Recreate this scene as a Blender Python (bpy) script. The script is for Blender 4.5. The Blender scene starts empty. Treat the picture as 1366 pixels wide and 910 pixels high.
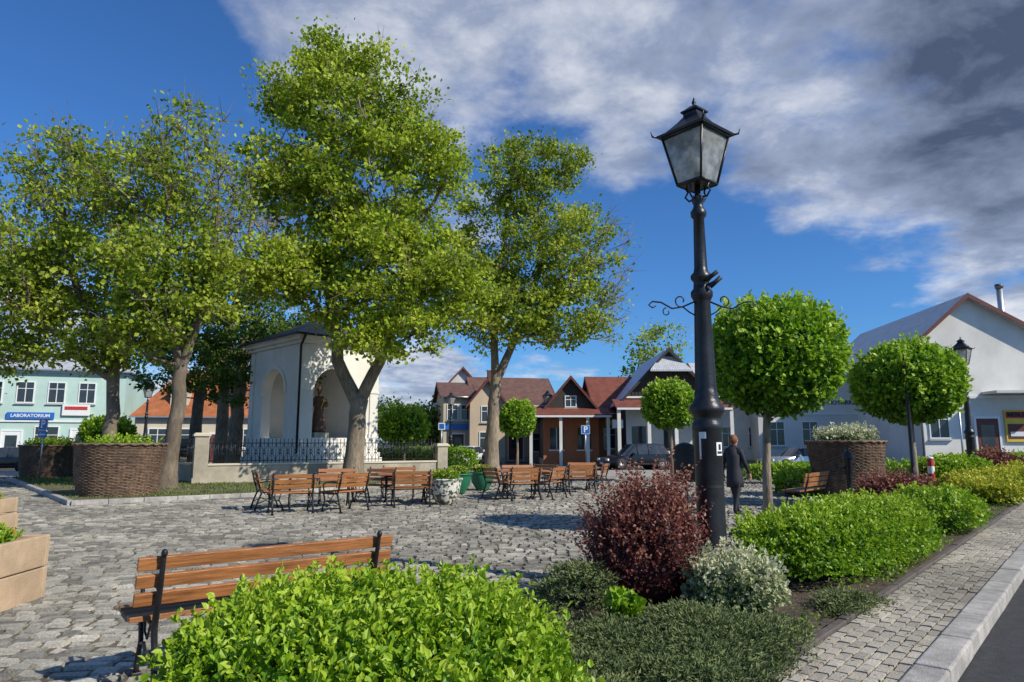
import bpy, bmesh, math, random
import numpy as np
from mathutils import Vector, Matrix
rnd=random.Random(5); rng=np.random.default_rng(5)
D2R=math.radians
scene=bpy.context.scene
COL=scene.collection
# ---------------------------------------------------------------- materials
def newmat(name):
    m=bpy.data.materials.new(name); m.use_nodes=True
    nt=m.node_tree; b=nt.nodes["Principled BSDF"]; return m,nt,b
def N(nt,t,**k):
    n=nt.nodes.new(t)
    for a,v in k.items(): setattr(n,a,v)
    return n
def mat(name,col,rough=.7,metal=0.,var=.18,scale=3.,bump=.0,bscale=30.,dirt=.0,stretch=None):
    m,nt,b=newmat(name); L=nt.links.new
    tc=N(nt,'ShaderNodeTexCoord'); mp=N(nt,'ShaderNodeMapping'); L(tc.outputs['Object'],mp.inputs[0])
    if stretch: mp.inputs['Scale'].default_value=stretch
    n=N(nt,'ShaderNodeTexNoise'); n.inputs['Scale'].default_value=scale; n.inputs['Detail'].default_value=8; n.inputs['Roughness'].default_value=.65
    L(mp.outputs[0],n.inputs['Vector'])
    r=N(nt,'ShaderNodeValToRGB'); r.color_ramp.elements[0].position=.3; r.color_ramp.elements[1].position=.72
    r.color_ramp.elements[0].color=[c*(1-var) for c in col]+[1]; r.color_ramp.elements[1].color=[min(1,c*(1+var)) for c in col]+[1]
    L(n.outputs['Fac'],r.inputs[0]); out=r.outputs[0]
    if dirt>0:
        n2=N(nt,'ShaderNodeTexNoise'); n2.inputs['Scale'].default_value=scale*.22; n2.inputs['Detail'].default_value=6
        L(tc.outputs['Object'],n2.inputs['Vector'])
        r2=N(nt,'ShaderNodeValToRGB'); r2.color_ramp.elements[0].position=.42; r2.color_ramp.elements[1].position=.62
        r2.color_ramp.elements[0].color=[1-dirt]*3+[1]; r2.color_ramp.elements[1].color=[1,1,1,1]
        L(n2.outputs['Fac'],r2.inputs[0])
        mx=N(nt,'ShaderNodeMixRGB',blend_type='MULTIPLY'); mx.inputs[0].default_value=1; L(out,mx.inputs[1]); L(r2.outputs[0],mx.inputs[2]); out=mx.outputs[0]
    L(out,b.inputs['Base Color']); b.inputs['Roughness'].default_value=rough; b.inputs['Metallic'].default_value=metal
    if bump>0:
        nb=N(nt,'ShaderNodeTexNoise'); nb.inputs['Scale'].default_value=bscale; nb.inputs['Detail'].default_value=6
        L(mp.outputs[0],nb.inputs['Vector'])
        bp=N(nt,'ShaderNodeBump'); bp.inputs['Strength'].default_value=bump; bp.inputs['Distance'].default_value=.02
        L(nb.outputs['Fac'],bp.inputs['Height']); L(bp.outputs[0],b.inputs['Normal'])
    return m
def attrmat(name,cols,rough=.6,trans=0.,bump=0.,bscale=60.,spec=.4):
    """colour from per-face attribute v"""
    m,nt,b=newmat(name); L=nt.links.new
    at=N(nt,'ShaderNodeAttribute'); at.attribute_name='v'
    r=N(nt,'ShaderNodeValToRGB'); cr=r.color_ramp
    while len(cr.elements)<len(cols): cr.elements.new(.5)
    for i,c in enumerate(cols):
        cr.elements[i].position=i/(len(cols)-1); cr.elements[i].color=list(c)+[1]
    L(at.outputs['Fac'],r.inputs[0]); out=r.outputs[0]
    b.inputs['Roughness'].default_value=rough; b.inputs['Specular IOR Level'].default_value=spec
    if bump>0:
        tc=N(nt,'ShaderNodeTexCoord'); nb=N(nt,'ShaderNodeTexNoise'); nb.inputs['Scale'].default_value=bscale; nb.inputs['Detail'].default_value=7
        L(tc.outputs['Object'],nb.inputs['Vector'])
        r2=N(nt,'ShaderNodeValToRGB'); r2.color_ramp.elements[0].position=.3; r2.color_ramp.elements[1].position=.7
        r2.color_ramp.elements[0].color=[.58,.58,.56,1]; r2.color_ramp.elements[1].color=[1.18,1.18,1.18,1]
        L(nb.outputs['Fac'],r2.inputs[0])
        nc=N(nt,'ShaderNodeTexNoise'); nc.inputs['Scale'].default_value=.45; nc.inputs['Detail'].default_value=5; L(tc.outputs['Object'],nc.inputs['Vector'])
        r3=N(nt,'ShaderNodeValToRGB'); r3.color_ramp.elements[0].position=.35; r3.color_ramp.elements[1].position=.65
        r3.color_ramp.elements[0].color=[.66,.65,.61,1]; r3.color_ramp.elements[1].color=[1.12,1.09,1.02,1]; L(nc.outputs['Fac'],r3.inputs[0])
        mx=N(nt,'ShaderNodeMixRGB',blend_type='MULTIPLY'); mx.inputs[0].default_value=1; L(out,mx.inputs[1]); L(r2.outputs[0],mx.inputs[2])
        mx2=N(nt,'ShaderNodeMixRGB',blend_type='MULTIPLY'); mx2.inputs[0].default_value=1; L(mx.outputs[0],mx2.inputs[1]); L(r3.outputs[0],mx2.inputs[2]); out=mx2.outputs[0]
        bp=N(nt,'ShaderNodeBump'); bp.inputs['Strength'].default_value=bump; bp.inputs['Distance'].default_value=.01
        L(nb.outputs['Fac'],bp.inputs['Height']); L(bp.outputs[0],b.inputs['Normal'])
    L(out,b.inputs['Base Color'])
    if trans>0:
        t=N(nt,'ShaderNodeBsdfTranslucent'); L(out,t.inputs[0]); ms=N(nt,'ShaderNodeMixShader'); ms.inputs[0].default_value=trans
        L(b.outputs[0],ms.inputs[1]); L(t.outputs[0],ms.inputs[2]); L(ms.outputs[0],nt.nodes['Material Output'].inputs[0])
    return m
def roofmat(name,col,su=3.,sv=3.,var=.25,rough=.75,metal=0,seam=False):
    m,nt,b=newmat(name); L=nt.links.new
    tc=N(nt,'ShaderNodeTexCoord')
    n=N(nt,'ShaderNodeTexNoise'); n.inputs['Scale'].default_value=2.2; n.inputs['Detail'].default_value=8; L(tc.outputs['Object'],n.inputs['Vector'])
    r=N(nt,'ShaderNodeValToRGB'); r.color_ramp.elements[0].position=.32; r.color_ramp.elements[1].position=.7
    r.color_ramp.elements[0].color=[c*(1-var) for c in col]+[1]; r.color_ramp.elements[1].color=[min(1,c*(1+var)) for c in col]+[1]
    L(n.outputs['Fac'],r.inputs[0])
    w=N(nt,'ShaderNodeTexWave',wave_type='BANDS',bands_direction='Z'); w.inputs['Scale'].default_value=sv
    w2=N(nt,'ShaderNodeTexWave',wave_type='BANDS',bands_direction='X'); w2.inputs['Scale'].default_value=su
    w3=N(nt,'ShaderNodeTexWave',wave_type='BANDS',bands_direction='Y'); w3.inputs['Scale'].default_value=su
    for ww in (w,w2,w3): L(tc.outputs['Object'],ww.inputs['Vector'])
    ad=N(nt,'ShaderNodeMath',operation='MULTIPLY' if not seam else 'MAXIMUM')
    L((w if not seam else w3).outputs['Fac'],ad.inputs[0]); L(w2.outputs['Fac'],ad.inputs[1])
    r2=N(nt,'ShaderNodeValToRGB'); r2.color_ramp.elements[0].color=[.6,.6,.6,1] if not seam else [.9,.9,.9,1]; r2.color_ramp.elements[1].color=[1.1,1.1,1.1,1]
    if seam: r2.color_ramp.elements[0].position=.0; r2.color_ramp.elements[1].position=.9
    L(ad.outputs[0],r2.inputs[0])
    mx=N(nt,'ShaderNodeMixRGB',blend_type='MULTIPLY'); mx.inputs[0].default_value=1; L(r.outputs[0],mx.inputs[1]); L(r2.outputs[0],mx.inputs[2])
    L(mx.outputs[0],b.inputs['Base Color']); b.inputs['Roughness'].default_value=rough; b.inputs['Metallic'].default_value=metal
    bp=N(nt,'ShaderNodeBump'); bp.inputs['Strength'].default_value=.5; bp.inputs['Distance'].default_value=.03; L(ad.outputs[0],bp.inputs['Height']); L(bp.outputs[0],b.inputs['Normal'])
    return m
M={}
M['iron']=mat('black_cast_iron',(.022,.023,.026),.36,.25,.45,6,.15,50)
M['wood']=mat('varnished_wood',(.40,.16,.055),.42,0,.5,5,.25,30,.2,(.6,9,9))
M['wooddk']=mat('worn_wood',(.19,.10,.055),.6,0,.4,5,.3,30,.2,(.6,9,9))
M['plaster']=mat('white_plaster',(.80,.77,.70),.85,0,.06,2,.15,25,.14)
M['plaster2']=mat('cream_plaster',(.62,.55,.42),.85,0,.05,2,.15,25,.12)
M['mint']=mat('mint_plaster',(.48,.64,.57),.85,0,.05,2,.1,25,.1)
M['peach']=mat('peach_plaster',(.58,.46,.32),.85,0,.06,2,.1,25,.12)
M['beige']=mat('beige_plaster',(.55,.47,.33),.85,0,.06,2,.1,25,.12)
M['orange']=mat('orange_plaster',(.50,.17,.07),.8,0,.08,2,.1,25,.12)
M['grayw']=mat('light_gray_plaster',(.60,.60,.58),.85,0,.05,2,.1,25,.12)
M['board']=mat('weathered_boards',(.05,.044,.04),.8,0,.55,4,.4,20,.2,(8,8,.5))
M['stone']=mat('wall_stone',(.42,.37,.28),.85,0,.15,5,.4,30,.25)
M['sand']=mat('sandstone_concrete',(.52,.37,.23),.85,0,.14,6,.4,60,.2)
M['kerb']=mat('granite_kerb',(.44,.41,.37),.8,0,.25,10,.4,70,.3)
M['edge']=mat('dark_edging',(.12,.10,.085),.85,0,.3,8,.4,50,.2)
M['asphalt']=mat('asphalt',(.05,.05,.052),.85,0,.3,40,.6,150,.25)
M['grass']=mat('lawn_soil',(.15,.14,.07),.95,0,.4,6,.8,40,.3)
M['soil']=mat('garden_soil',(.10,.075,.05),.95,0,.45,9,1.,45,.3)
M['red']=mat('red_paint',(.50,.04,.03),.5,0,.12)
M['white']=mat('white_paint',(.78,.78,.76),.55,0,.04)
M['trimbr']=mat('brown_trim',(.13,.035,.025),.6,0,.2)
M['blue']=mat('sign_blue',(.02,.14,.50),.4,0,.05)
M['yellow']=mat('poster_yellow',(.75,.50,.05),.5,0,.1)
M['black']=mat('black_matte',(.012,.012,.013),.6,0,.2)
M['rubber']=mat('rubber',(.02,.02,.02),.8,0,.2)
M['metal']=mat('galvanised_metal',(.5,.51,.52),.35,.8,.1)
M['carblack']=mat('black_car_paint',(.012,.013,.018),.15,.2,.1)
M['carsilver']=mat('silver_car_paint',(.45,.46,.47),.22,.6,.05)
M['carwhite']=mat('white_car_paint',(.7,.7,.7),.22,.0,.05)
M['glass']=mat('window_glass',(.035,.045,.055),.06,.0,.3,1.5)
M['lamp_tail']=mat('tail_lamp_red',(.4,.01,.01),.2)
M['bark']=mat('tree_bark',(.29,.23,.16),.9,0,.5,5,.9,14,.3,(3,3,.7))
M['barkdk']=mat('dark_bark',(.20,.155,.11),.9,0,.45,5,.8,14,.3,(3,3,.7))
M['wicker']=mat('wicker',(.20,.13,.085),.8,0,.5,7,.6,40,.25)
M['bronze']=mat('statue_painted_wood',(.12,.055,.03),.6,0,.4,8,.3,30,.2)
M['coat']=mat('navy_coat',(.014,.016,.024),.7,0,.25,12,.3,60)
M['trouser']=mat('trousers',(.02,.021,.026),.8,0,.2)
M['skin']=mat('skin',(.48,.27,.19),.55,0,.06)
M['hair']=mat('auburn_hair',(.22,.08,.03),.6,0,.4,30,.6,90)
M['shoe']=mat('shoe_leather',(.02,.015,.012),.4)
M['green']=mat('green_planter',(.02,.16,.08),.45,0,.15)
M['rtile']=roofmat('red_tiles',(.26,.075,.045),8,10)
M['otile']=roofmat('orange_tiles',(.52,.17,.06),8,10)
M['btile']=roofmat('brown_tiles',(.20,.10,.075),8,10)
M['tin']=roofmat('tin_roof',(.50,.51,.52),2.4,2,.14,.45,.2,True)
M['dtin']=roofmat('dark_tin_roof',(.085,.08,.08),2.4,2,.2,.5,.3,True)
m,nt,b=newmat('frosted_lantern_glass'); M['lglass']=m
b.inputs['Roughness'].default_value=.3
_tc=N(nt,'ShaderNodeTexCoord'); _n=N(nt,'ShaderNodeTexNoise'); _n.inputs['Scale'].default_value=60; nt.links.new(_tc.outputs['Object'],_n.inputs['Vector'])
_b=N(nt,'ShaderNodeBump'); _b.inputs['Strength'].default_value=.6; nt.links.new(_n.outputs['Fac'],_b.inputs['Height']); nt.links.new(_b.outputs[0],b.inputs['Normal'])
_n2=N(nt,'ShaderNodeTexNoise'); _n2.inputs['Scale'].default_value=9; _n2.inputs['Detail'].default_value=6; nt.links.new(_tc.outputs['Object'],_n2.inputs['Vector'])
_r=N(nt,'ShaderNodeValToRGB'); _r.color_ramp.elements[0].position=.35; _r.color_ramp.elements[0].color=(.28,.29,.26,1); _r.color_ramp.elements[1].position=.7; _r.color_ramp.elements[1].color=(.70,.70,.66,1); nt.links.new(_n2.outputs['Fac'],_r.inputs[0]); nt.links.new(_r.outputs[0],b.inputs['Base Color'])
_t=N(nt,'ShaderNodeBsdfTranslucent'); nt.links.new(_r.outputs[0],_t.inputs[0]); _tr=N(nt,'ShaderNodeBsdfTransparent')
_m1=N(nt,'ShaderNodeMixShader'); _m1.inputs[0].default_value=.45; nt.links.new(b.outputs[0],_m1.inputs[1]); nt.links.new(_t.outputs[0],_m1.inputs[2])
_m2=N(nt,'ShaderNodeMixShader'); _m2.inputs[0].default_value=.25; nt.links.new(_m1.outputs[0],_m2.inputs[1]); nt.links.new(_tr.outputs[0],_m2.inputs[2]); nt.links.new(_m2.outputs[0],nt.nodes['Material Output'].inputs[0])

LF={}
LF['tree']=attrmat('lime_leaves',[(.09,.14,.008),(.30,.41,.02),(.46,.56,.04),(.66,.68,.11)],.55,.45)
LF['tree2']=attrmat('maple_leaves',[(.075,.12,.008),(.25,.35,.02),(.41,.50,.04),(.60,.63,.10)],.55,.45)
LF['treedk']=attrmat('dark_tree_leaves',[(.04,.08,.01),(.10,.19,.02),(.20,.30,.035)],.55,.4)
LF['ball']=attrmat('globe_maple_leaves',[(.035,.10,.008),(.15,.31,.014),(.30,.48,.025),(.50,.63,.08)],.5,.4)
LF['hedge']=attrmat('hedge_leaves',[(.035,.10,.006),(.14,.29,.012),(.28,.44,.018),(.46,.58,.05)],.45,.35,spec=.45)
LF['purple']=attrmat('barberry_leaves',[(.035,.008,.010),(.12,.028,.028),(.24,.075,.058),(.40,.20,.13)],.5,.3)
LF['varieg']=attrmat('variegated_leaves',[(.07,.12,.03),(.28,.34,.14),(.55,.56,.34),(.72,.72,.50)],.5,.3)
LF['juniper']=attrmat('juniper_needles',[(.035,.06,.022),(.10,.14,.045),(.19,.23,.08),(.30,.32,.13)],.7,.15)
LF['yellow']=attrmat('golden_shrub_leaves',[(.08,.13,.01),(.26,.33,.02),(.44,.47,.03),(.62,.58,.06)],.5,.3)
LF['grass']=attrmat('grass_blades',[(.05,.08,.015),(.14,.19,.035),(.26,.28,.09)],.7,.3)
LF['flower']=attrmat('flowers',[(.05,.12,.02),(.1,.2,.03),(.6,.05,.04),(.75,.55,.1),(.7,.7,.65)],.6,.2)
LF['sett']=attrmat('granite_setts',[(.20,.19,.17),(.37,.35,.31),(.49,.465,.415),(.66,.62,.55)],.72,0,.8,55.)
LF['paver']=attrmat('concrete_pavers',[(.33,.30,.26),(.44,.405,.35),(.52,.48,.42)],.8,0,.4,70.)
# ---------------------------------------------------------------- mesh builder
class MB:
    def __init__(s): s.v=[];s.f=[];s.mi=[];s.mats=[];s.sm=[]
    def mid(s,m):
        if m not in s.mats: s.mats.append(m)
        return s.mats.index(m)
    def add(s,vs,fs,m,smooth=False):
        o=len(s.v); s.v+= [tuple(x) for x in vs]; i=s.mid(m)
        for f in fs: s.f.append([o+k for k in f]); s.mi.append(i); s.sm.append(smooth)
    def box(s,c,d,m,R=None):
        hx,hy,hz=d[0]/2,d[1]/2,d[2]/2; vs=[]
        for x in(-1,1):
            for y in(-1,1):
                for z in(-1,1):
                    p=Vector((x*hx,y*hy,z*hz))
                    if R is not None: p=R@p
                    vs.append((c[0]+p.x,c[1]+p.y,c[2]+p.z))
        s.add(vs,[(0,1,3,2),(4,6,7,5),(0,4,5,1),(2,3,7,6),(0,2,6,4),(1,5,7,3)],m)
    def prism(s,poly,ax,a0,a1,m):
        def P(p,a):
            if ax=='x': return (a,p[0],p[1])
            if ax=='y': return (p[0],a,p[1])
            return (p[0],p[1],a)
        n=len(poly); vs=[P(p,a0) for p in poly]+[P(p,a1) for p in poly]
        s.add(vs,[list(range(n))[::-1],list(range(n,2*n))]+[(i,(i+1)%n,n+(i+1)%n,n+i) for i in range(n)],m)
    def tube(s,pts,rad,m,n=8,caps=True,smooth=True,sq=None):
        pts=[Vector(p) for p in pts]
        if not hasattr(rad,'__len__'): rad=[rad]*len(pts)
        up=Vector((0,0,1));prev=None;vs=[]
        for i,p in enumerate(pts):
            t=(pts[min(i+1,len(pts)-1)]-pts[max(i-1,0)]).normalized()
            if prev is None:
                a=t.cross(up if abs(t.z)<.95 else Vector((1,0,0))).normalized()
            else:
                a=(prev-t*prev.dot(t))
                a=a.normalized() if a.length>1e-5 else t.orthogonal().normalized()
            prev=a; b=t.cross(a)
            for k in range(n):
                th=2*math.pi*k/n; vs.append(p+(a*math.cos(th)+b*math.sin(th))*rad[i])
        fs=[]
        for i in range(len(pts)-1):
            for k in range(n): fs.append((i*n+k,i*n+(k+1)%n,(i+1)*n+(k+1)%n,(i+1)*n+k))
        if caps: fs.append(list(range(n))[::-1]); fs.append([(len(pts)-1)*n+k for k in range(n)])
        s.add(vs,fs,m,smooth)
    def lathe(s,prof,c,m,n=16,flute=None,smooth=True,rot=0,caps=True):
        vs=[]
        for (r,z) in prof:
            for k in range(n):
                th=2*math.pi*k/n+rot; rr=r
                if flute and flute[1]<=z<=flute[2]: rr=r*(1-.10*(k%2))
                vs.append((c[0]+rr*math.cos(th),c[1]+rr*math.sin(th),c[2]+z))
        fs=[]
        for i in range(len(prof)-1):
            for k in range(n): fs.append((i*n+k,i*n+(k+1)%n,(i+1)*n+(k+1)%n,(i+1)*n+k))
        if caps: fs.append(list(range(n))[::-1]); fs.append([(len(prof)-1)*n+k for k in range(n)])
        s.add(vs,fs,m,smooth)
    def ball(s,c,r,m,nu=12,nv=8,fn=None):
        vs=[];fs=[]
        for j in range(nv+1):
            ph=math.pi*j/nv
            for i in range(nu):
                th=2*math.pi*i/nu; d=Vector((math.sin(ph)*math.cos(th),math.sin(ph)*math.sin(th),math.cos(ph)))
                k=fn(d) if fn else 1
                vs.append((c[0]+d.x*r[0]*k,c[1]+d.y*r[1]*k,c[2]+d.z*r[2]*k))
        for j in range(nv):
            for i in range(nu): fs.append((j*nu+i,(j+1)*nu+i,(j+1)*nu+(i+1)%nu,j*nu+(i+1)%nu))
        s.add(vs,fs,m,True)
    def obj(s,name,parent=None,loc=(0,0,0),yaw=0,bevel=0):
        me=bpy.data.meshes.new(name); me.from_pydata(s.v,[],s.f)
        for m in s.mats: me.materials.append(m)
        me.polygons.foreach_set('material_index',s.mi); me.polygons.foreach_set('use_smooth',s.sm)
        if len(s.f)<20000:
            bm=bmesh.new(); bm.from_mesh(me); bmesh.ops.recalc_face_normals(bm,faces=bm.faces); bm.to_mesh(me); bm.free()
        me.update()
        o=bpy.data.objects.new(name,me); COL.objects.link(o)
        if parent: o.parent=parent
        else: o.location=loc; o.rotation_euler=(0,0,yaw)
        if bevel:
            b=o.modifiers.new('bevel','BEVEL'); b.width=bevel; b.segments=2; b.limit_method='ANGLE'; b.angle_limit=D2R(40)
        return o
def empty(name,loc=(0,0,0),yaw=0):
    e=bpy.data.objects.new(name,None); e.empty_display_size=.3; COL.objects.link(e); e.location=loc; e.rotation_euler=(0,0,yaw); return e
class Parts:
    def __init__(s): s.p={}
    def __getitem__(s,k):
        if k not in s.p: s.p[k]=MB()
        return s.p[k]
    def build(s,name,loc=(0,0,0),yaw=0,bevel=0):
        e=empty(name,loc,yaw)
        for k,mb in s.p.items():
            if mb.f: mb.obj(k,e,bevel=bevel)
        return e
def fast(name,V,F,m,attr=None,parent=None,smooth=False):
    me=bpy.data.meshes.new(name); k=F.shape[1]
    me.vertices.add(len(V)); me.vertices.foreach_set('co',V.astype(np.float32).ravel())
    me.loops.add(F.size); me.loops.foreach_set('vertex_index',F.astype(np.int32).ravel())
    me.polygons.add(len(F)); me.polygons.foreach_set('loop_start',np.arange(0,F.size,k,dtype=np.int32))
    me.update(calc_edges=True)
    if attr is not None:
        a=me.attributes.new('v','FLOAT','FACE'); a.data.foreach_set('value',np.clip(attr,0,1).astype(np.float32))
    me.polygons.foreach_set('use_smooth',np.full(len(F),smooth))
    me.materials.append(m); o=bpy.data.objects.new(name,me); COL.objects.link(o)
    if parent: o.parent=parent
    return o
def nrm(a): return a/np.maximum(np.linalg.norm(a,axis=1,keepdims=True),1e-6)
def leaves(name,P,Ls,v,m,out=None,kind=1,parent=None,up=.5,asp=.36):
    n=len(P); a=rng.normal(size=(n,3))*.75
    nn=rng.normal(size=(n,3))*.6+np.array([0,0,up])
    if out is not None: a=a+out*.6+np.array([0,0,.25]); nn=nn+out*.6
    a=nrm(a); b=nrm(np.cross(a,nn)); nn=np.cross(b,a); L=Ls[:,None]
    if kind==1:
        V=np.stack([P,P+a*L*.45+b*L*asp+nn*L*.08,P+a*L,P+a*L*.45-b*L*asp+nn*L*.08],1).reshape(-1,3)
        F=np.arange(n*4).reshape(n,4); return fast(name,V,F,m,v,parent)
    up1=nn*L*.10
    V=np.stack([P,P+a*L*.3+b*L*asp+up1,P+a*L*.7+b*L*asp*.75+up1,P+a*L-nn*L*.08,P+a*L*.7-b*L*asp*.75+up1,P+a*L*.3-b*L*asp+up1],1).reshape(-1,3)
    o=(np.arange(n)*6)[:,None]
    F=np.concatenate([o+np.array([[0,1,2,3]]),o+np.array([[0,3,4,5]])],1).reshape(-1,4)
    return fast(name,V,F,m,np.repeat(v,2),parent)
def lumps(d,seed,k=7,f=3.5):
    r=np.random.default_rng(seed); s=np.zeros(len(d))
    for i in range(k):
        w=r.normal(size=3)*f; s+=np.sin(d@w+r.uniform(0,6.28))
    return s/k
def bush(name,c,r,n,L,lm,yaw=0,p=2.4,zc=.35,seed=1,lump=.16,kind=1,parent=None,ground=True,core=True,tw=0.07,freq=3.5,asp=.36,shoots=0,sl=.14):
    """r=(rx,ry,height) dome standing on ground, c=(x,y,z0)"""
    d=nrm(rng.normal(size=(n,3)));
    if ground: d[:,2]=np.where(d[:,2]<-.35,-d[:,2],d[:,2])
    rad=(np.abs(d)**p).sum(1)**(-1/p); lu=lumps(d,seed,7,freq); lu2=lumps(d,seed+100,9,freq*3.2)
    t=1-np.abs(rng.normal(size=n))*tw*1.3+lump*lu+lump*.45*lu2+rng.exponential(.02,size=n)
    h=r[2]
    cz=h*zc if ground else 0; rz=h*(1-zc) if ground else h
    sc=np.array([r[0],r[1],rz]); q=d*(rad*t)[:,None]*sc
    low=q[:,2]<0
    if ground: q[low,2]*=cz/max(rz,.01)*1.4
    cs,sn=math.cos(yaw),math.sin(yaw)
    def ro(x): return np.stack([x[:,0]*cs-x[:,1]*sn,x[:,0]*sn+x[:,1]*cs,x[:,2]],1)
    P=ro(q)+np.array([c[0],c[1],c[2]+cz])
    if ground: P[:,2]=np.maximum(P[:,2],c[2]+.02)
    out=nrm(ro(d/sc))
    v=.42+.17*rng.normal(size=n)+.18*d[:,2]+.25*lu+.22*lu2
    e=parent if parent else empty(name)
    if shoots:
        cand=np.where(d[:,2]>(-.1 if ground else -.8))[0]; k=rng.choice(cand,shoots); nl=9
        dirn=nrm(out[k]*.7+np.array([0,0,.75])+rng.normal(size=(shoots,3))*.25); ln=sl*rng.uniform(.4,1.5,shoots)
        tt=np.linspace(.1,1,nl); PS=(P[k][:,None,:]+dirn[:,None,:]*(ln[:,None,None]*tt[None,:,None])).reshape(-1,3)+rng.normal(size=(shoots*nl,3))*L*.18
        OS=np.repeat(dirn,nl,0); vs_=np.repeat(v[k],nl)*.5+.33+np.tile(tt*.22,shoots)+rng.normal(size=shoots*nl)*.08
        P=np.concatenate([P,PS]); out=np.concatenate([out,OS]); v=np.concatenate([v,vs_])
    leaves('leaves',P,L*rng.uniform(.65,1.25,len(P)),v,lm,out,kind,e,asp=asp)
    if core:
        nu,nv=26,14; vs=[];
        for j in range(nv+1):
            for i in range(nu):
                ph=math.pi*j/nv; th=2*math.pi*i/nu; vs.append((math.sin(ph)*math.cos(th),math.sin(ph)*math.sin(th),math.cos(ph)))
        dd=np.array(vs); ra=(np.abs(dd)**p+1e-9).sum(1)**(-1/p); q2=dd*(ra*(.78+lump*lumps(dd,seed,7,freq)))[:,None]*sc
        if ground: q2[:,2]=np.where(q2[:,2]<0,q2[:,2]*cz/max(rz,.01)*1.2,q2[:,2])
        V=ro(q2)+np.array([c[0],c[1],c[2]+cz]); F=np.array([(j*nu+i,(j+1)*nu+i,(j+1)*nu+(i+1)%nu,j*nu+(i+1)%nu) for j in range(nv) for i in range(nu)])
        fast('dark_core',V,F,lm,np.full(len(F),.02),e,True)  # added solid dark core that blocks the view through the leaves, not twigs
    return e
# ---------------------------------------------------------------- ground
def off(x,y): return (x-1.68)*.755-(y-4.98)*.656
def RF(a,o,z=0): return (1.68+a*.656+o*.755,4.98+a*.755-o*.656,z)
RY=math.atan2(.755,.656)
def sheet(name,pts,z0,z1,m):
    b=MB(); b.prism([(p[0],p[1]) for p in pts],'z',z0,z1,m); return b.obj(name)
b=MB(); b.add([(-900,-300,-.13),(900,-300,-.13),(900,1500,-.13),(-900,1500,-.13)],[(0,1,2,3)],M['asphalt']); b.obj('ground')
plaza=[RF(-12,-2.4),RF(26,-2.4),(20,33),(14,41),(-26,41),(-36,30),(-36,-6),(-10,-8)]
m,nt,bs=newmat('sett_pattern'); L=nt.links.new
tc=N(nt,'ShaderNodeTexCoord'); mp=N(nt,'ShaderNodeMapping'); mp.inputs['Rotation'].default_value=(0,0,-.2); L(tc.outputs['Object'],mp.inputs[0])
ns=N(nt,'ShaderNodeTexNoise'); ns.inputs['Scale'].default_value=6; L(mp.outputs[0],ns.inputs[0])
ma=N(nt,'ShaderNodeMixRGB',blend_type='LINEAR_LIGHT'); ma.inputs[0].default_value=.035; L(mp.outputs[0],ma.inputs[1]); L(ns.outputs['Color'],ma.inputs[2])
br=N(nt,'ShaderNodeTexBrick'); br.inputs['Scale'].default_value=1; br.inputs['Brick Width'].default_value=.2; br.inputs['Row Height'].default_value=.16; br.inputs['Mortar Size'].default_value=.012
br.inputs['Color1'].default_value=(.33,.31,.275,1); br.inputs['Color2'].default_value=(.50,.47,.42,1); br.inputs['Mortar'].default_value=(.16,.14,.10,1)
L(ma.outputs[0],br.inputs[0]); L(br.outputs[0],bs.inputs['Base Color']); bs.inputs['Roughness'].default_value=.8
bp=N(nt,'ShaderNodeBump'); bp.invert=True; bp.inputs['Distance'].default_value=.02; L(br.outputs['Fac'],bp.inputs['Height']); L(bp.outputs[0],bs.inputs['Normal'])
M['settpat']=m
M['joint']=mat('sandy_joints',(.15,.125,.085),.95,0,.4,5,.6,60,.3)
sheet('cobbled_square',plaza,-.128,-.016,M['settpat'])
jp=[RF(-7,-2.45),RF(24,-2.45),(17,33),(-26,33),(-12,12),(-8,1)]
sheet('sand_joints',jp,-.02,-.012,M['joint'])
grassp=[(-21.7,30),(-11.3,17.9),(-7.3,20.9),(-2.0,30),(-3.0,31.5),(-6,39),(-22,39)]
def inpoly(x,y,poly):
    c=np.zeros(len(x),bool); n=len(poly)
    for i in range(n):
        x0,y0=poly[i][:2]; x1,y1=poly[(i+1)%n][:2]
        if y0==y1: continue
        c^=((y0>y)!=(y1>y))&(x<(x1-x0)*(y-y0)/(y1-y0)+x0)
    return c
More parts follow.
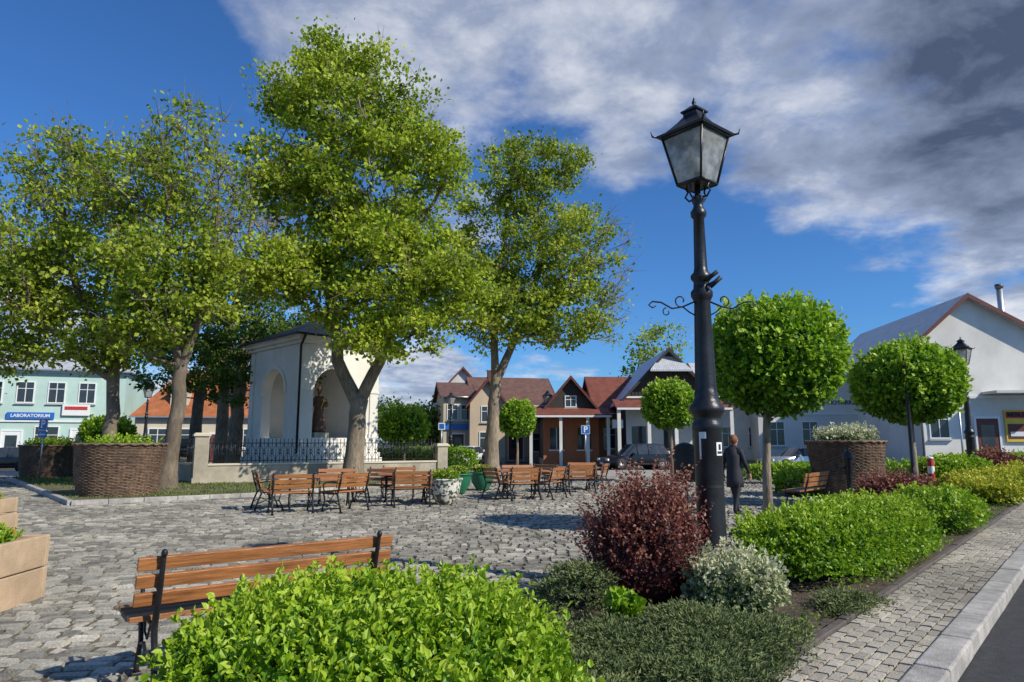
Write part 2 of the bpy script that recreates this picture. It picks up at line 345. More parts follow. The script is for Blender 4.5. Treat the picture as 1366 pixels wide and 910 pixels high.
def setts(name,ox,oy,yaw,nx,ny,cw,ch,gap,jit,hj,z,mask,m,ins=.014):
    i,j=np.meshgrid(np.arange(nx),np.arange(ny)); i=i.ravel(); j=j.ravel()
    irr=jit>0.002
    if irr:
        wd=np.exp(rng.normal(size=(ny,nx))*.22)*cw; edge=np.cumsum(wd,1)+rng.uniform(0,cw,(ny,1)); lx=(edge-wd/2).ravel(); hw_=(wd/2).ravel()
        i2,j2=np.meshgrid(np.arange(nx),np.arange(ny)); j=j2.ravel()
        ly=(j+.5)*ch+np.sin(lx*.55+j*.11)*.03+np.sin(lx*1.7+j*.9)*.008
    else:
        lx=(i+.5+.5*(j%2))*cw; ly=(j+.5)*ch; hw_=np.full(len(lx),cw/2)
    cs,sn=math.cos(yaw),math.sin(yaw)
    wx=ox+lx*cs-ly*sn; wy=oy+lx*sn+ly*cs; k=mask(wx,wy); lx=lx[k];ly=ly[k];hw_=hw_[k]; n=len(lx)
    hx=hw_[:,None]-gap/2; hy=ch/2-gap/2
    cor=np.array([(-1,-1),(1,-1),(1,1),(-1,1)])
    bx=lx[:,None]+cor[:,0]*hx+rng.normal(size=(n,4))*jit; by=ly[:,None]+cor[:,1]*hy+rng.normal(size=(n,4))*jit
    tx=bx-cor[:,0]*ins*(1+irr*rng.uniform(0,1,(n,4))); ty=by-cor[:,1]*ins*(1+irr*rng.uniform(0,.8,(n,4)))
    hz=(rng.normal(size=n)*hj)[:,None]+rng.normal(size=(n,4))*hj*.6
    X=np.concatenate([bx,tx],1); Y=np.concatenate([by,ty],1); Z=np.concatenate([np.full((n,4),z-.035),z+hz],1)
    V=np.stack([ox+X*cs-Y*sn,oy+X*sn+Y*cs,Z],2).reshape(-1,3)
    f=np.array([(4,5,6,7),(0,1,5,4),(1,2,6,5),(2,3,7,6),(3,0,4,7)])
    F=((np.arange(n)*8)[:,None,None]+f[None]).reshape(-1,4)
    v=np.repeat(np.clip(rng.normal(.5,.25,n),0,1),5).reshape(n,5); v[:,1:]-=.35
    return fast(name,V,F,m,v.ravel())
def mk(x,y): return (off(x,y)<-2.52)&(y>2.2)&(y<33)&(np.abs(x)<.85*y+2.5)&(~inpoly(x,y,grassp))
setts('cobblestones',-34,-3,.13,320,230,.19,.155,.016,.009,.0075,.008,mk,LF['sett'])
n=26000; gx=rng.uniform(-14,6,n); gy=rng.uniform(3,22,n); k=(off(gx,gy)<-2.5)&(np.abs(gx)<.85*gy+1)&(~inpoly(gx,gy,grassp))&(lumps(np.stack([gx,gy,gx*0],1),33,7,.9)+rng.normal(size=n)*.1+.35*np.clip(off(gx,gy)+4,0,1.5)>.30)
P=np.stack([gx[k],gy[k],np.full(k.sum(),.0)],1); leaves('joint_weeds',P,rng.uniform(.015,.035,len(P)),rng.uniform(0,.9,len(P)),LF['grass'],None,1,up=1.)
sheet('sidewalk',[RF(-9,.05),RF(28,.05),RF(28,.76),RF(-9,.76)],-.128,-.03,M['edge'])
p0=RF(-9,.76)
setts('sidewalk_pavers',p0[0],p0[1],RY,190,7,.2,.1,.009,.0019,.0025,.0,lambda x,y:(off(x,y)>.03)&(off(x,y)<.78),LF['paver'],.006)
b=MB()
a=-9
while a<30:
    l=.98; c=RF(a+.5,.875,-.055+rnd.uniform(-.003,.003)); b.box(c,(l,.23,.15),M['kerb'],Matrix.Rotation(RY+rnd.uniform(-.004,.004),3,'Z')); a+=1.0
b.obj('granite_kerb',bevel=.018)
b=MB(); a=-9
while a<28:
    b.box(RF(a+.5,0,-.04+rnd.uniform(-.006,.006)),(.985,.08,.12),M['edge'],Matrix.Rotation(RY+rnd.uniform(-.008,.008),3,'Z'))
    b.box(RF(a+.5,-2.44,-.03),(.985,.08,.12),M['kerb'],Matrix.Rotation(RY,3,'Z')); a+=1
b.obj('bed_edging',bevel=.01)
na,no=150,24; aa=np.linspace(-9,28,na); oo=np.linspace(-2.4,-.04,no); A_,O_=np.meshgrid(aa,oo,indexing='ij'); pts=np.stack([1.68+A_*.656+O_*.755,4.98+A_*.755-O_*.656,A_*0],2).reshape(-1,3)
pts[:,2]=.0+.03*lumps(pts,9,9,3.)+.035*lumps(pts,12,9,9.)+rng.normal(size=len(pts))*.006
F=np.array([(i*no+j,(i+1)*no+j,(i+1)*no+j+1,i*no+j+1) for i in range(na-1) for j in range(no-1)]); fast('flower_bed',pts,F,M['soil'],None,None,True)
sheet('lawn',grassp,-.128,.09,M['grass'])
def line_kerb(b,pts,w,z0,z1,m,seg=.8):
    for (p,q) in zip(pts[:-1],pts[1:]):
        p=Vector(p[:2]+(0,)); q=Vector(q[:2]+(0,)); d=q-p; n=max(1,round(d.length/seg)); an=math.atan2(d.y,d.x)
        for i in range(n):
            c=p+d*((i+.5)/n); b.box((c.x,c.y,(z0+z1)/2),(d.length/n-.01,w,z1-z0),m,Matrix.Rotation(an,3,'Z'))
b=MB(); line_kerb(b,grassp[:5],.16,-.1,.125,M['kerb']); b.obj('lawn_kerb',bevel=.012)
n=60000; gx=rng.uniform(-22,-2,n); gy=rng.uniform(17.5,33,n); k=inpoly(gx,gy,grassp)&(lumps(np.stack([gx,gy,gx*0],1),3,6,.8)+rng.normal(size=n)*.15>.12); P=np.stack([gx[k],gy[k],np.full(k.sum(),.09)],1)
a=nrm(np.stack([rng.normal(size=len(P))*.5,rng.normal(size=len(P))*.5,np.ones(len(P))],1)); bb=nrm(np.cross(a,rng.normal(size=(len(P),3)))); Ln=rng.uniform(.03,.08,len(P))[:,None]
V=np.stack([P-bb*.015,P+bb*.015,P+a*Ln+bb*.004,P+a*Ln-bb*.004],1).reshape(-1,3); fast('grass',V,np.arange(len(P)*4).reshape(-1,4),LF['grass'],rng.uniform(0,1,len(P)))
# ---------------------------------------------------------------- trees
def tree(name,stems,lobes,lm,bark,leaf=.15,per=110,seed=1,spread=.32,tip=.011):
    r=np.random.default_rng(seed); e=empty(name)
    mx=9000; pos=np.zeros((mx,3)); par=-np.ones(mx,int); pl=np.zeros(mx); n=0; trunk=set(); tb=MB()
    for st in stems:
        pts=[Vector(p[:3]) for p in st]; rad=[p[3] for p in st]
        P=[];Rr=[]
        for i in range(len(pts)-1):
            k=max(2,int((pts[i+1]-pts[i]).length/.5))
            for q in range(k):
                t=q/k; w=Vector(r.normal(size=3))*.03*min(1,(i+t)); w.z=0
                P.append(pts[i].lerp(pts[i+1],t)+w); Rr.append((rad[i]*(1-t)+rad[i+1]*t)*(1+.03*r.normal()))
        P.append(pts[-1]); Rr.append(rad[-1])
        if st is stems[0]:
            Rr[0]*=1.45; 
            if len(Rr)>1: Rr[1]*=1.08
        tb.tube(P,Rr,bark,n=14,caps=False)
        prev=-1
        if n>0:
            prev=int(np.argmin(np.linalg.norm(pos[:n]-np.array(P[0]),axis=1)))
        for i,p in enumerate(P):
            pos[n]=p; par[n]=prev
            if prev>=0: pl[n]=pl[prev]+np.linalg.norm(pos[n]-pos[prev])
            trunk.add(n); prev=n; n+=1
    zmin=stems[0][-1][2]-1.
    cl=[];lf=[]
    for (c,rr,k,dens) in lobes:
        d=nrm(r.normal(size=(k,3))); t=r.uniform(.08,1.0,size=k)**.42; t*=1+.32*lumps(d,seed+len(cl),6,4.2); t*=np.where(r.uniform(size=k)<.14,r.uniform(1.05,1.32,k),1.)
        rr=np.array(rr if len(rr)==3 else (rr[0],rr[0],rr[1])); q=np.array(c)+d*t[:,None]*rr
        cl.append(q); lf.append(np.full(k,dens))
    cl=np.concatenate(cl); lf=np.concatenate(lf)
    base=np.array(stems[0][-1][:3]); order=np.argsort(np.linalg.norm(cl-base,axis=1)+r.normal(size=len(cl))*.6); tips=[]
    for oi in order:
        p=cl[oi]; ok=pos[:n,2]>zmin*.8
        cost=np.linalg.norm(pos[:n]-p,axis=1)+.32*pl[:n]+np.where(pos[:n,2]>p[2]+.3,1.2,0)+np.where(ok,0,50)
        q=int(np.argmin(cost)); s=pos[q].copy(); d=p-s; L_=np.linalg.norm(d); k=max(1,int(L_/.55)); prev=q
        if n+k+1>mx: break
        bow=np.array([0,0,-.10*L_])+r.normal(size=3)*.05*L_
        for j in range(1,k+1):
            t=j/k; pos[n]=s+d*t+bow*math.sin(math.pi*t)+(r.normal(size=3)*.04 if j<k else 0); par[n]=prev; pl[n]=pl[prev]+L_/k; prev=n; n+=1
        tips.append(prev)
    area=np.zeros(n); E=2.15
    for t_ in tips: area[t_]+=tip**E
    for i in range(n-1,-1,-1):
        if area[i]==0: area[i]=tip**E*.6
        if par[i]>=0: area[par[i]]+=area[i]
    rd=area**(1/E)
    lim=stems[0][-1][3]
    idx=[i for i in range(n) if par[i]>=0 and i not in trunk]
    A=pos[par[idx]]; B=pos[idx]; ra=np.minimum(np.minimum(rd[par[idx]],rd[idx]*1.5),lim); rb=np.minimum(rd[idx],lim)
    tw=[]
    for oi,t_ in zip(order,tips):
        for q in range(4):
            tw.append((pos[t_],pos[t_]+r.normal(size=3)*np.array([.38,.38,.26])+np.array([0,0,.06])))
        if r.uniform()<.2 or lf[oi]<.5:
            o_=pos[t_]-base; o_=o_/np.linalg.norm(o_); tw.append((pos[t_],pos[t_]+o_*r.uniform(.4,.95)+np.array([0,0,.15])+r.normal(size=3)*.15))
    A=np.concatenate([A,np.array([x[0] for x in tw])]); B=np.concatenate([B,np.array([x[1] for x in tw])])
    ra=np.concatenate([ra,np.full(len(tw),tip*1.1)]); rb=np.concatenate([rb,np.full(len(tw),tip*.5)])
    t=nrm(B-A); u=nrm(np.cross(t,np.array([.3,.5,.81]))); w=np.cross(t,u); K=6
    V=[]
    for (C,rr) in ((A,ra),(B,rb)):
        for k in range(K):
            th=2*math.pi*k/K; V.append(C+(u*math.cos(th)+w*math.sin(th))*rr[:,None])
    V=np.stack(V,1).reshape(-1,3); f=np.array([(k,(k+1)%K,K+(k+1)%K,K+k) for k in range(K)])
    F=((np.arange(len(A))*2*K)[:,None,None]+f[None]).reshape(-1,4)
    fast('limbs',V,F,bark,None,e,True); tb.obj('trunk',e)
    PP=[];VV=[]
    for i in range(len(cl)):
        k=int(per*lf[i]*r.uniform(.35,1.4))
        if k<1: continue
        PP.append(cl[i]+r.normal(size=(k,3))*np.array([spread,spread,spread*.55])*r.uniform(.75,1.3)); VV.append(np.full(k,r.normal()*.17))
    if PP:
        P=np.concatenate(PP); v=.45+np.concatenate(VV)+r.normal(size=len(P))*.17
        out=nrm(P-np.average(P,axis=0))*.5
        leaves('leaves',P,leaf*r.uniform(.6,1.25,len(P)),v,lm,out,1,e,up=.45)
    return e
tree('lime_tree',[[(-6.2,27,.05,.40),(-6.1,27,2.2,.33),(-6.0,27,3.3,.33)],[(-6.0,27,3.2,.26),(-5.2,26.7,4.8,.22),(-4.6,26.4,6.5,.18),(-4.2,26.2,9,.11)],
  [(-6.05,27,3.0,.27),(-6.9,26.9,4.8,.24),(-7.3,26.7,8,.2),(-7.1,26.7,12,.14),(-7.4,26.8,15,.07)]],
 [((-7.2,26.8,15.6),(2.6,2.8),96,.95),((-9.3,26.8,16.0),(1.4,1.5),26,.85),((-7.9,26.9,17.8),(1.0,.8),14,1),((-4.3,26.8,15.2),(1.2,1.4),20,.8),((-3.2,26.4,12.9),(1.5,1.6),32,.85),
  ((-6.3,26.5,11.9),(3.9,3.2,2.7),165,1),((-10.0,26.4,12.6),(1.4,1.5),24,.8),((-5.2,25.9,8.2),(3.8,2.6,2.3),170,1),((-8.8,25.6,8.5),(1.8,1.5),46,1),((-2.7,25.9,7.4),(1.6,1.5,1.9),42,1),((-4.4,25.1,5.7),(2.0,1.5,1.0),44,1)],
 LF['tree'],M['bark'],.19,118,11)
tree('maple_tree',[[(-.95,32,.0,.36),(-.9,32,2.8,.28),(-.75,32,4.6,.25)],[(-.75,32,4.4,.2),(.6,31.8,7.5,.16),(1.6,31.8,10.5,.08)],[(-.78,32,4.4,.2),(-.9,32,8,.17),(-.2,32,12.5,.1),(.2,32,15.5,.05)]],
 [((.3,32,14.2),(2.2,2.3),74,.85),((2.6,32,15.2),(1.1,1.2),18,.8),((2.2,32,11.0),(2.6,2.5),92,.8),((-1.3,31.6,10.8),(2.1,2.2),64,.85),((3.0,31.6,7.6),(1.9,1.8),52,.8),((.1,31.4,7.4),(2.2,1.6),74,1),((4.6,32,10.5),(1.3,2.4),38,.08),((4.5,32,7.6),(1.0,1.4),24,.10)],
 LF['tree2'],M['bark'],.19,104,12)
tree('maple_tree',[[(-11.6,23.3,.05,.30),(-11.4,23.3,2.2,.24),(-11.35,23.3,4.2,.21)],[(-11.35,23.3,4.1,.16),(-10.6,23.2,6.5,.13),(-10.4,23.2,9.5,.07)],[(-11.35,23.3,4.1,.17),(-12.1,23.3,7,.14),(-12.2,23.3,10.5,.08)]],
 [((-12.0,23.3,12.0),(1.9,1.9),58,.40),((-13.2,23,10.0),(2.2,1.8),58,.5),((-10.6,23.3,10.0),(1.5,2.0),45,.28),((-11.6,22.8,7.2),(2.2,1.9),80,.8),((-10.2,23,6.8),(1.1,1.2),22,.7),((-12.6,22.6,5.4),(1.5,1.0),28,.95)],
 LF['tree2'],M['barkdk'],.175,108,13)
tree('maple_tree',[[(-14.1,24,.05,.27),(-14.0,24,2.6,.22),(-14.1,24,4.4,.2)],[(-14.1,24,4.3,.16),(-15.6,24,7,.12),(-16.6,24,10.5,.06)],[(-14.1,24,4.3,.15),(-14,24,7,.12),(-14.4,24,10.5,.06)]],
 [((-16.5,24,11.3),(2.0,1.8),58,.45),((-17.3,24,9.0),(2.6,1.9),76,.6),((-14.6,24,10.7),(1.5,2.0),36,.3),((-15.4,23.6,7.2),(2.5,1.8),84,.8),((-17.8,23.6,6.6),(1.9,1.7),56,.85),((-14.4,23.4,4.9),(1.5,.9),26,.9),((-18.2,23.8,4.7),(1.5,.9),26,.8)],
 LF['tree2'],M['barkdk'],.175,108,14)
tree('ash_tree',[[(-14.5,36,.0,.40),(-14.4,36,4,.33),(-14.2,36,7,.24)]],
 [((-14.0,35.6,7.0),(3.0,2.8),110,1.),((-14.5,35.6,10.0),(2.0,1.4),30,.3),((-11.6,35.6,6.6),(2.0,2.0),45,1)],
 LF['treedk'],M['bark'],.2,110,15)
tree('bare_tree',[[(-15.6,37,.0,.36),(-15.6,37,5,.27),(-15.5,37,8,.22)],[(-15.5,37,7.8,.17),(-14.8,37,12,.12),(-14.5,37,16.5,.05)],[(-15.5,37,7.8,.16),(-16.4,37,11,.12),(-16.6,37,15.5,.05)],[(-15.5,37,8,.12),(-13.8,37,11,.09),(-13.1,37,14.5,.04)]],
 [((-14.9,37,14.0),(2.4,3.6),130,0.),((-13.3,37,12.5),(1.4,2.4),40,0.)],LF['treedk'],M['bark'],.2,100,18,.3,.020)
tree('ash_tree',[[(-17.5,38,.0,.35),(-17.4,38,5,.28)]],[((-17.5,38,6.4),(2.8,2.6),80,1)],LF['treedk'],M['barkdk'],.22,100,16)
for (x,y,h,w,s) in [(15.5,72,14.5,3.2,21),(-7,66,5,3,22),(-11,70,6,4,23),(-24,72,8,4,24)]:
    tree('distant_tree',[[(x,y,0,.3),(x,y,h*.35,.22)]],[((x,y,h*.62),(w,h*.36),70,1)],LF['treedk'] if s!=21 else LF['tree2'],M['barkdk'],.35,75,s,.7)
def globe(bx,by,tx,ty,zc,r,rz,n,L,seed,tr=.07,z0=0):
    e=empty('globe_maple_tree'); mb=MB()
    mb.tube([(bx,by,z0),(bx+.02,by,z0+zc*.4),(tx*.35+bx*.65,ty*.35+by*.65,zc-rz*.8),(tx,ty,zc)],[tr*1.35,tr,tr*.9,tr*.6],M['bark'],10)
    for i in range(12):
        a=i*2.4; mb.tube([(bx*.5+tx*.5,by*.5+ty*.5,zc-rz*.75),(tx+math.cos(a)*r*.3,ty+math.sin(a)*r*.3,zc-rz*.35),(tx+math.cos(a)*r*.7,ty+math.sin(a)*r*.7,zc+rz*.1*(i%5-1.5))],[.035,.025,.01],M['bark'],5)
    mb.obj('trunk',e)
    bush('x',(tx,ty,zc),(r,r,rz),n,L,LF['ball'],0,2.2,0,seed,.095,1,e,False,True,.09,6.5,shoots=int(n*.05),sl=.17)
    return e
globe(4.42,12.1,4.68,12.1,3.10,1.10,1.0,11500,.095,31)
globe(9.85,17,9.87,17,3.05,1.18,.95,8600,.11,32)
globe(6.45,28,6.45,28,3.1,1.05,.93,3500,.15,33)
globe(.3,40,.3,40,2.95,1.0,1.0,2600,.17,34)
globe(-5.3,34,-5.3,34,2.35,1.15,.9,2600,.16,35)
globe(-17.6,30,-17.6,30,2.0,.95,.65,2000,.16,36)
# ---------------------------------------------------------------- shrubs and hedges
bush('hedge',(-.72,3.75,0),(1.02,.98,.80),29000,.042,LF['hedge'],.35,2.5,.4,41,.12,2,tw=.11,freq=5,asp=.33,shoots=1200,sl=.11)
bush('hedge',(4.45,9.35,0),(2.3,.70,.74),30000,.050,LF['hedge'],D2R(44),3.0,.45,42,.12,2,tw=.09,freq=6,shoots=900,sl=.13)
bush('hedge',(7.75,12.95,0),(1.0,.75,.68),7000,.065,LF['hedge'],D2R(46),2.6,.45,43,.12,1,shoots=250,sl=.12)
bush('barberry_shrub',(1.34,7.1,0),(.54,.50,1.06),10000,.036,LF['purple'],0,2.5,.42,44,.25,2,tw=.2,freq=4,shoots=950,sl=.28)
bush('variegated_shrub',(2.10,6.75,0),(.46,.42,.54),5500,.042,LF['varieg'],0,2.2,.42,45,.2,2,tw=.16,shoots=260,sl=.12)
bush('barberry_shrub',(8.3,15,0),(.8,.65,.85),5000,.055,LF['purple'],0,2.4,.4,46,.2,1,tw=.14,shoots=300,sl=.2)
bush('barberry_shrub',(18.4,26.5,0),(1.1,.9,1.15),3500,.09,LF['purple'],0,2.4,.4,47,.18,1,shoots=150,sl=.25)
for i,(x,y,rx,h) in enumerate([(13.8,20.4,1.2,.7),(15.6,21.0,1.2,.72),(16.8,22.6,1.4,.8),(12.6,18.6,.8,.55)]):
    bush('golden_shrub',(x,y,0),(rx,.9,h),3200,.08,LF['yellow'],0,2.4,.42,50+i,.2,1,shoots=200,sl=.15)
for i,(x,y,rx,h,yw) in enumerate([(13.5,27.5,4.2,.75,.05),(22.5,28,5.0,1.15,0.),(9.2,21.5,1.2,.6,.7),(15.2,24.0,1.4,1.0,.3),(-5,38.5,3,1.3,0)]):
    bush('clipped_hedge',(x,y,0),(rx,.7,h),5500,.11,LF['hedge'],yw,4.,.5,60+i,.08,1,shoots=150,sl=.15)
def juniper(name,c,rx,ry,h,n,seed,yaw=.7):
    """creeping juniper: many arching sprays of small needles"""
    r=np.random.default_rng(seed); ns=n//16; a=r.uniform(0,6.28,ns); q=np.sqrt(r.uniform(0,1,ns)); x=q*np.cos(a)*rx; y=q*np.sin(a)*ry
    lu=lumps(np.stack([x,y,x*0],1)*2.2,seed,8,2.5)
    z=np.maximum(h*(1-q**3)*(.6+.6*lu),.02)
    cs,sn=math.cos(yaw),math.sin(yaw); base=np.stack([c[0]+x*cs-y*sn,c[1]+x*sn+y*cs,z],1)
    az=r.uniform(0,6.28,ns); d=np.stack([np.cos(az),np.sin(az),r.uniform(.1,.6,ns)],1); ln=r.uniform(.08,.22,ns)
    tt=np.linspace(0,1,16); P=base[:,None,:]+d[:,None,:]*(ln[:,None]*tt[None])[:,:,None]; P[:,:,2]-=(tt**2)[None]*ln[:,None]*.35
    P=P.reshape(-1,3)+r.normal(size=(ns*16,3))*.008; P[:,2]=np.maximum(P[:,2],.01); out=np.repeat(d,16,0)
    e=empty(name); leaves('sprays',P,.038*r.uniform(.6,1.4,ns*16),.25+np.tile(tt*.35,ns)+np.repeat(.3*lu+r.normal(size=ns)*.12,16)+r.normal(size=ns*16)*.08,LF['juniper'],out*2.2,1,e,up=1.,asp=.16)
juniper('creeping_juniper',(1.35,5.75),1.3,.8,.22,40000,71,.75)
juniper('creeping_juniper',(.75,4.7),1.15,.8,.20,32000,74,.75)
juniper('creeping_juniper',(.62,6.85),.42,.42,.45,9000,72)
juniper('creeping_juniper',(3.3,7.0),.5,.2,.12,5000,73,.85)
juniper('creeping_juniper',(.1,5.6),.5,.35,.2,9000,77,.75)
bush('weed_plant',(.98,6.25,.02),(.14,.14,.28),220,.08,LF['hedge'],0,2,.4,75,.2,2,core=False,tw=.3)
n=9000; al=rng.uniform(1,26,n); o_=rng.uniform(-.6,-.06,n)*1.; P=np.array([RF(a,o,.01) for a,o in zip(al,o_)]); lu=lumps(P,5,8,1.6)+rng.normal(size=n)*.1; P=P[lu>.06]
leaves('ground_cover_plants',P+np.array([0,0,.03]),rng.uniform(.02,.06,len(P)),rng.uniform(.1,.8,len(P)),LF['hedge'],None,1)
n=2200; al=rng.uniform(-3,20,n); o_=np.where(rng.uniform(size=n)<.75,rng.uniform(-2.2,-.05,n),rng.uniform(.05,.75,n)); P=np.array([RF(a,o,0) for a,o in zip(al,o_)]); P[:,2]=np.where(o_<0,.045,.006)
LF['litter']=attrmat('dry_leaves',[(.10,.06,.03),(.22,.15,.08),(.35,.27,.15)],.8,.1)
leaves('leaf_litter',P,rng.uniform(.015,.04,n),rng.uniform(0,1,n),LF['litter'],None,1,up=2.5)
# ---------------------------------------------------------------- benches, tables
def bench(x,y,yaw,L_=1.8,name='park_bench',z=0.,near=False):
    p=Parts(); s=p['slats']; ir=p['iron_frame']
    for i in range(4): s.box((0,.10+i*.115,.45+(.012 if i in(0,3) else 0)),(L_,.095,.035),M['wood'] if i in(0,3) else M['wooddk'])
    R_=Matrix.Rotation(D2R(14),3,'X')
    for (zz,yy,h) in [(.83,-.085,.085),(.715,-.057,.085),(.60,-.028,.085)]: s.box((0,yy,zz),(L_,.03,h),M['wood'],R_)
    for sx in (-1,1):
        xx=sx*(L_/2-.14 if L_>1.4 else L_/2-.06)
        ir.tube([(xx,-.13,0),(xx,-.08,.2),(xx,.0,.40),(xx,-.03,.5),(xx,-.085,.66),(xx,-.14,.88)],[.024,.02,.022,.022,.02,.016],M['iron'],8)
        ir.tube([(xx,.50,0),(xx,.46,.12),(xx,.40,.25),(xx,.45,.42)],[.022,.018,.018,.02],M['iron'],6)
        ir.tube([(xx,.02,.425),(xx,.25,.415),(xx,.49,.425)],.018,M['iron'],6)
        ir.tube([(xx,-.05,.66),(xx,.15,.68),(xx,.38,.67),(xx,.47,.62),(xx,.46,.54),(xx,.42,.44)],.016,M['iron'],6)
        ir.tube([(xx,-.07,.18),(xx,.1,.24),(xx,.22,.2),(xx,.3,.25),(xx,.42,.22)],.014,M['iron'],6)
        ir.tube([(xx+0,.12,.4),(xx,.2,.3),(xx,.3,.33),(xx,.3,.4)],.01,M['iron'],6)
        ir.box((xx,-.13,.01),(.06,.09,.02),M['iron']); ir.box((xx,.5,.01),(.06,.09,.02),M['iron'])
        ir.ball((xx,-.145,.895),(.022,.022,.028),M['iron'],8,6)
    return p.build(name,(x,y,z),yaw,bevel=.005 if near else 0)
def table(x,y,yaw,L_=1.35):
    p=Parts(); s=p['tabletop']
    for i in range(6): s.box((0,-.40+i*.16,.76),(L_,.152,.04),M['wood'])
    f=p['iron_frame']
    for sx in(-1,1):
        xx=sx*(L_/2-.25)
        f.tube([(xx,-.36,0),(xx,-.22,.1),(xx,-.08,.35),(xx,-.2,.6),(xx,-.3,.73)],.022,M['iron'],6)
        f.tube([(xx,.36,0),(xx,.22,.1),(xx,.08,.35),(xx,.2,.6),(xx,.3,.73)],.022,M['iron'],6)
        f.tube([(xx,-.08,.35),(xx,.08,.35)],.02,M['iron'],6); f.tube([(xx,-.34,.72),(xx,.34,.72)],.015,M['iron'],6)
    f.tube([(-L_/2+.25,0,.35),(L_/2-.25,0,.35)],.014,M['iron'],6)
    return p.build('wooden_table',(x,y,0.01),yaw)
bench(-1.72,5.12,math.atan2(.61,.79),1.8,near=True)
bench(7.4,17.0,D2R(48),1.8)
for (x,y,a,l) in [(-4.75,17.2,20,1.9),(-2.85,18.6,15,1.5),(.25,20.6,18,1.5),(2.1,23.2,10,1.4)]: table(x,y,D2R(a),l)
for (x,y,a) in [(-6.05,16.7,-62),(-4.95,15.75,28),(-3.75,16.3,55),(-3.6,18.9,150),(-4.75,18.9,195),(-2.5,17.4,12),(-1.85,19.1,75),(-3.3,20.2,185),
                (-.55,19.9,-58),(.35,19.4,25),(1.25,19.9,62),(.2,22.0,190),(1.15,22.6,-40),(2.2,22.1,12),(3.1,23.6,70),(2.5,24.7,180)]:
    bench(x,y,D2R(a)+rnd.uniform(-.08,.08),1.0,name='wooden_armchair_bench',z=.01)
# ---------------------------------------------------------------- concrete planters left
def boxplanter(x,y,yaw,w,d,h,seed):
    e=empty('concrete_planter',(x,y,0),yaw); mb=MB(); t=.07
    for (z0,z1) in ((0,h*.5-.006),(h*.5+.006,h)):
        zc=(z0+z1)/2; hh=z1-z0
        mb.box((0,-d/2+t/2,zc),(w,t,hh),M['sand']); mb.box((0,d/2-t/2,zc),(w,t,hh),M['sand'])
        mb.box((-w/2+t/2,0,zc),(t,d-2*t-.004,hh),M['sand']); mb.box((w/2-t/2,0,zc),(t,d-2*t-.004,hh),M['sand'])
    mb.box((0,0,h-.08),(w-2*t-.01,d-2*t-.01,.04),M['soil']); mb.obj('box',e,bevel=.012)
    bush('x',(0,0,h-.07),(w*.33,d*.33,.15),1100,.05,LF['hedge'],0,2.4,.4,seed,.25,2,e,tw=.3,shoots=60,sl=.08)
    n=60; P=np.stack([rng.uniform(-w*.3,w*.3,n),rng.uniform(-d*.3,d*.3,n),h+.02+rng.uniform(0,.08,n)],1)
    leaves('flowers',P,rng.uniform(.03,.05,n),rng.uniform(.4,.65,n),LF['flower'],None,1,e)
boxplanter(-5.28,7.0,D2R(3),.85,.85,.64,81)
boxplanter(-7.85,10.2,D2R(3),.8,.8,.54,82)
boxplanter(-10.0,13.2,D2R(3),.8,.8,.54,83)
# ---------------------------------------------------------------- wicker planters
def wicker(x,y,z,r0,r1,h,seed,lm='hedge',plant=.5):
    e=empty('wicker_planter',(x,y,z)); mb=MB(); rows=int(h/.042); n=120; vs=[];fs=[]; rr=random.Random(seed)
    for j in range(rows):
        t=j/(rows-1); R0=r0+(r1-r0)*(t**.8); ph=rr.uniform(0,.3)
        for s_,dz in ((-.012,0),(.018,.5)):
            for k in range(n):
                th=2*math.pi*k/n; w=.016*math.sin(30*th+math.pi*j+ph)+rr.uniform(-.006,.006)+.015*math.sin(3*th+j*.2)
                R2=R0+w+s_; vs.append((R2*math.cos(th),R2*math.sin(th),h*(j+dz)/rows+rr.uniform(-.004,.004)))
    nr=rows*2
    for i in range(nr-1):
        for k in range(n): fs.append((i*n+k,i*n+(k+1)%n,(i+1)*n+(k+1)%n,(i+1)*n+k))
    mb.add(vs,fs,M['wicker'],False)
    for q in range(3): mb.tube([((r1+.0+.03*(q-1))*math.cos(a*math.pi/36),(r1+.03*(q-1))*math.sin(a*math.pi/36),h+.025*math.sin(a*2.1+q*2)) for a in range(73)],.028,M['wicker'],6)
    mb.lathe([(r1-.06,h-.12),(.01,h-.1)],(0,0,0),M['soil'],24); mb.obj('basket',e)
    bush('x',(0,0,h-.12),(r1*.8,r1*.8,plant),1600,.08,LF[lm],0,2.4,.4,seed,.25,1,e,tw=.2,shoots=150,sl=.2)
    return e
wicker(-11.6,20.5,.09,1.02,1.2,1.45,91,'hedge',.16)
wicker(-20.6,31,.0,1.1,1.25,1.45,92,'hedge',.3)
wicker(9.95,20.6,0,.85,1.06,1.62,93,'varieg',.45)
wicker(-23.5,35,.0,1.0,1.15,1.3,94,'hedge',.3)
def pot(x,y,m,h=.7,r=.42,name='flower_pot'):
    e=empty(name,(x,y,0.01)); mb=MB()
    mb.lathe([(r*.5,0),(r*.55,.05),(r*.62,.1),(r*.9,h*.45),(r,h*.8),(r*1.02,h*.92),(r*1.1,h*.95),(r*1.1,h),(r*.95,h),(r*.9,h-.06),(.01,h-.06)],(0,0,0),m,24); mb.obj('bowl',e)
    bush('x',(0,0,h-.06),(r*.9,r*.9,.28),700,.07,LF['hedge'],0,2.3,.4,int(x*10)%97,.2,1,e,tw=.2)
    n=120; a=rng.uniform(0,6.28,n); q=np.sqrt(rng.uniform(0,1,n))*r*.85; leaves('flowers',np.stack([q*np.cos(a),q*np.sin(a),h+.2-q*.3+rng.uniform(0,.06,n)],1),rng.uniform(.04,.07,n),rng.uniform(.4,1,n),LF['flower'],None,1,e)
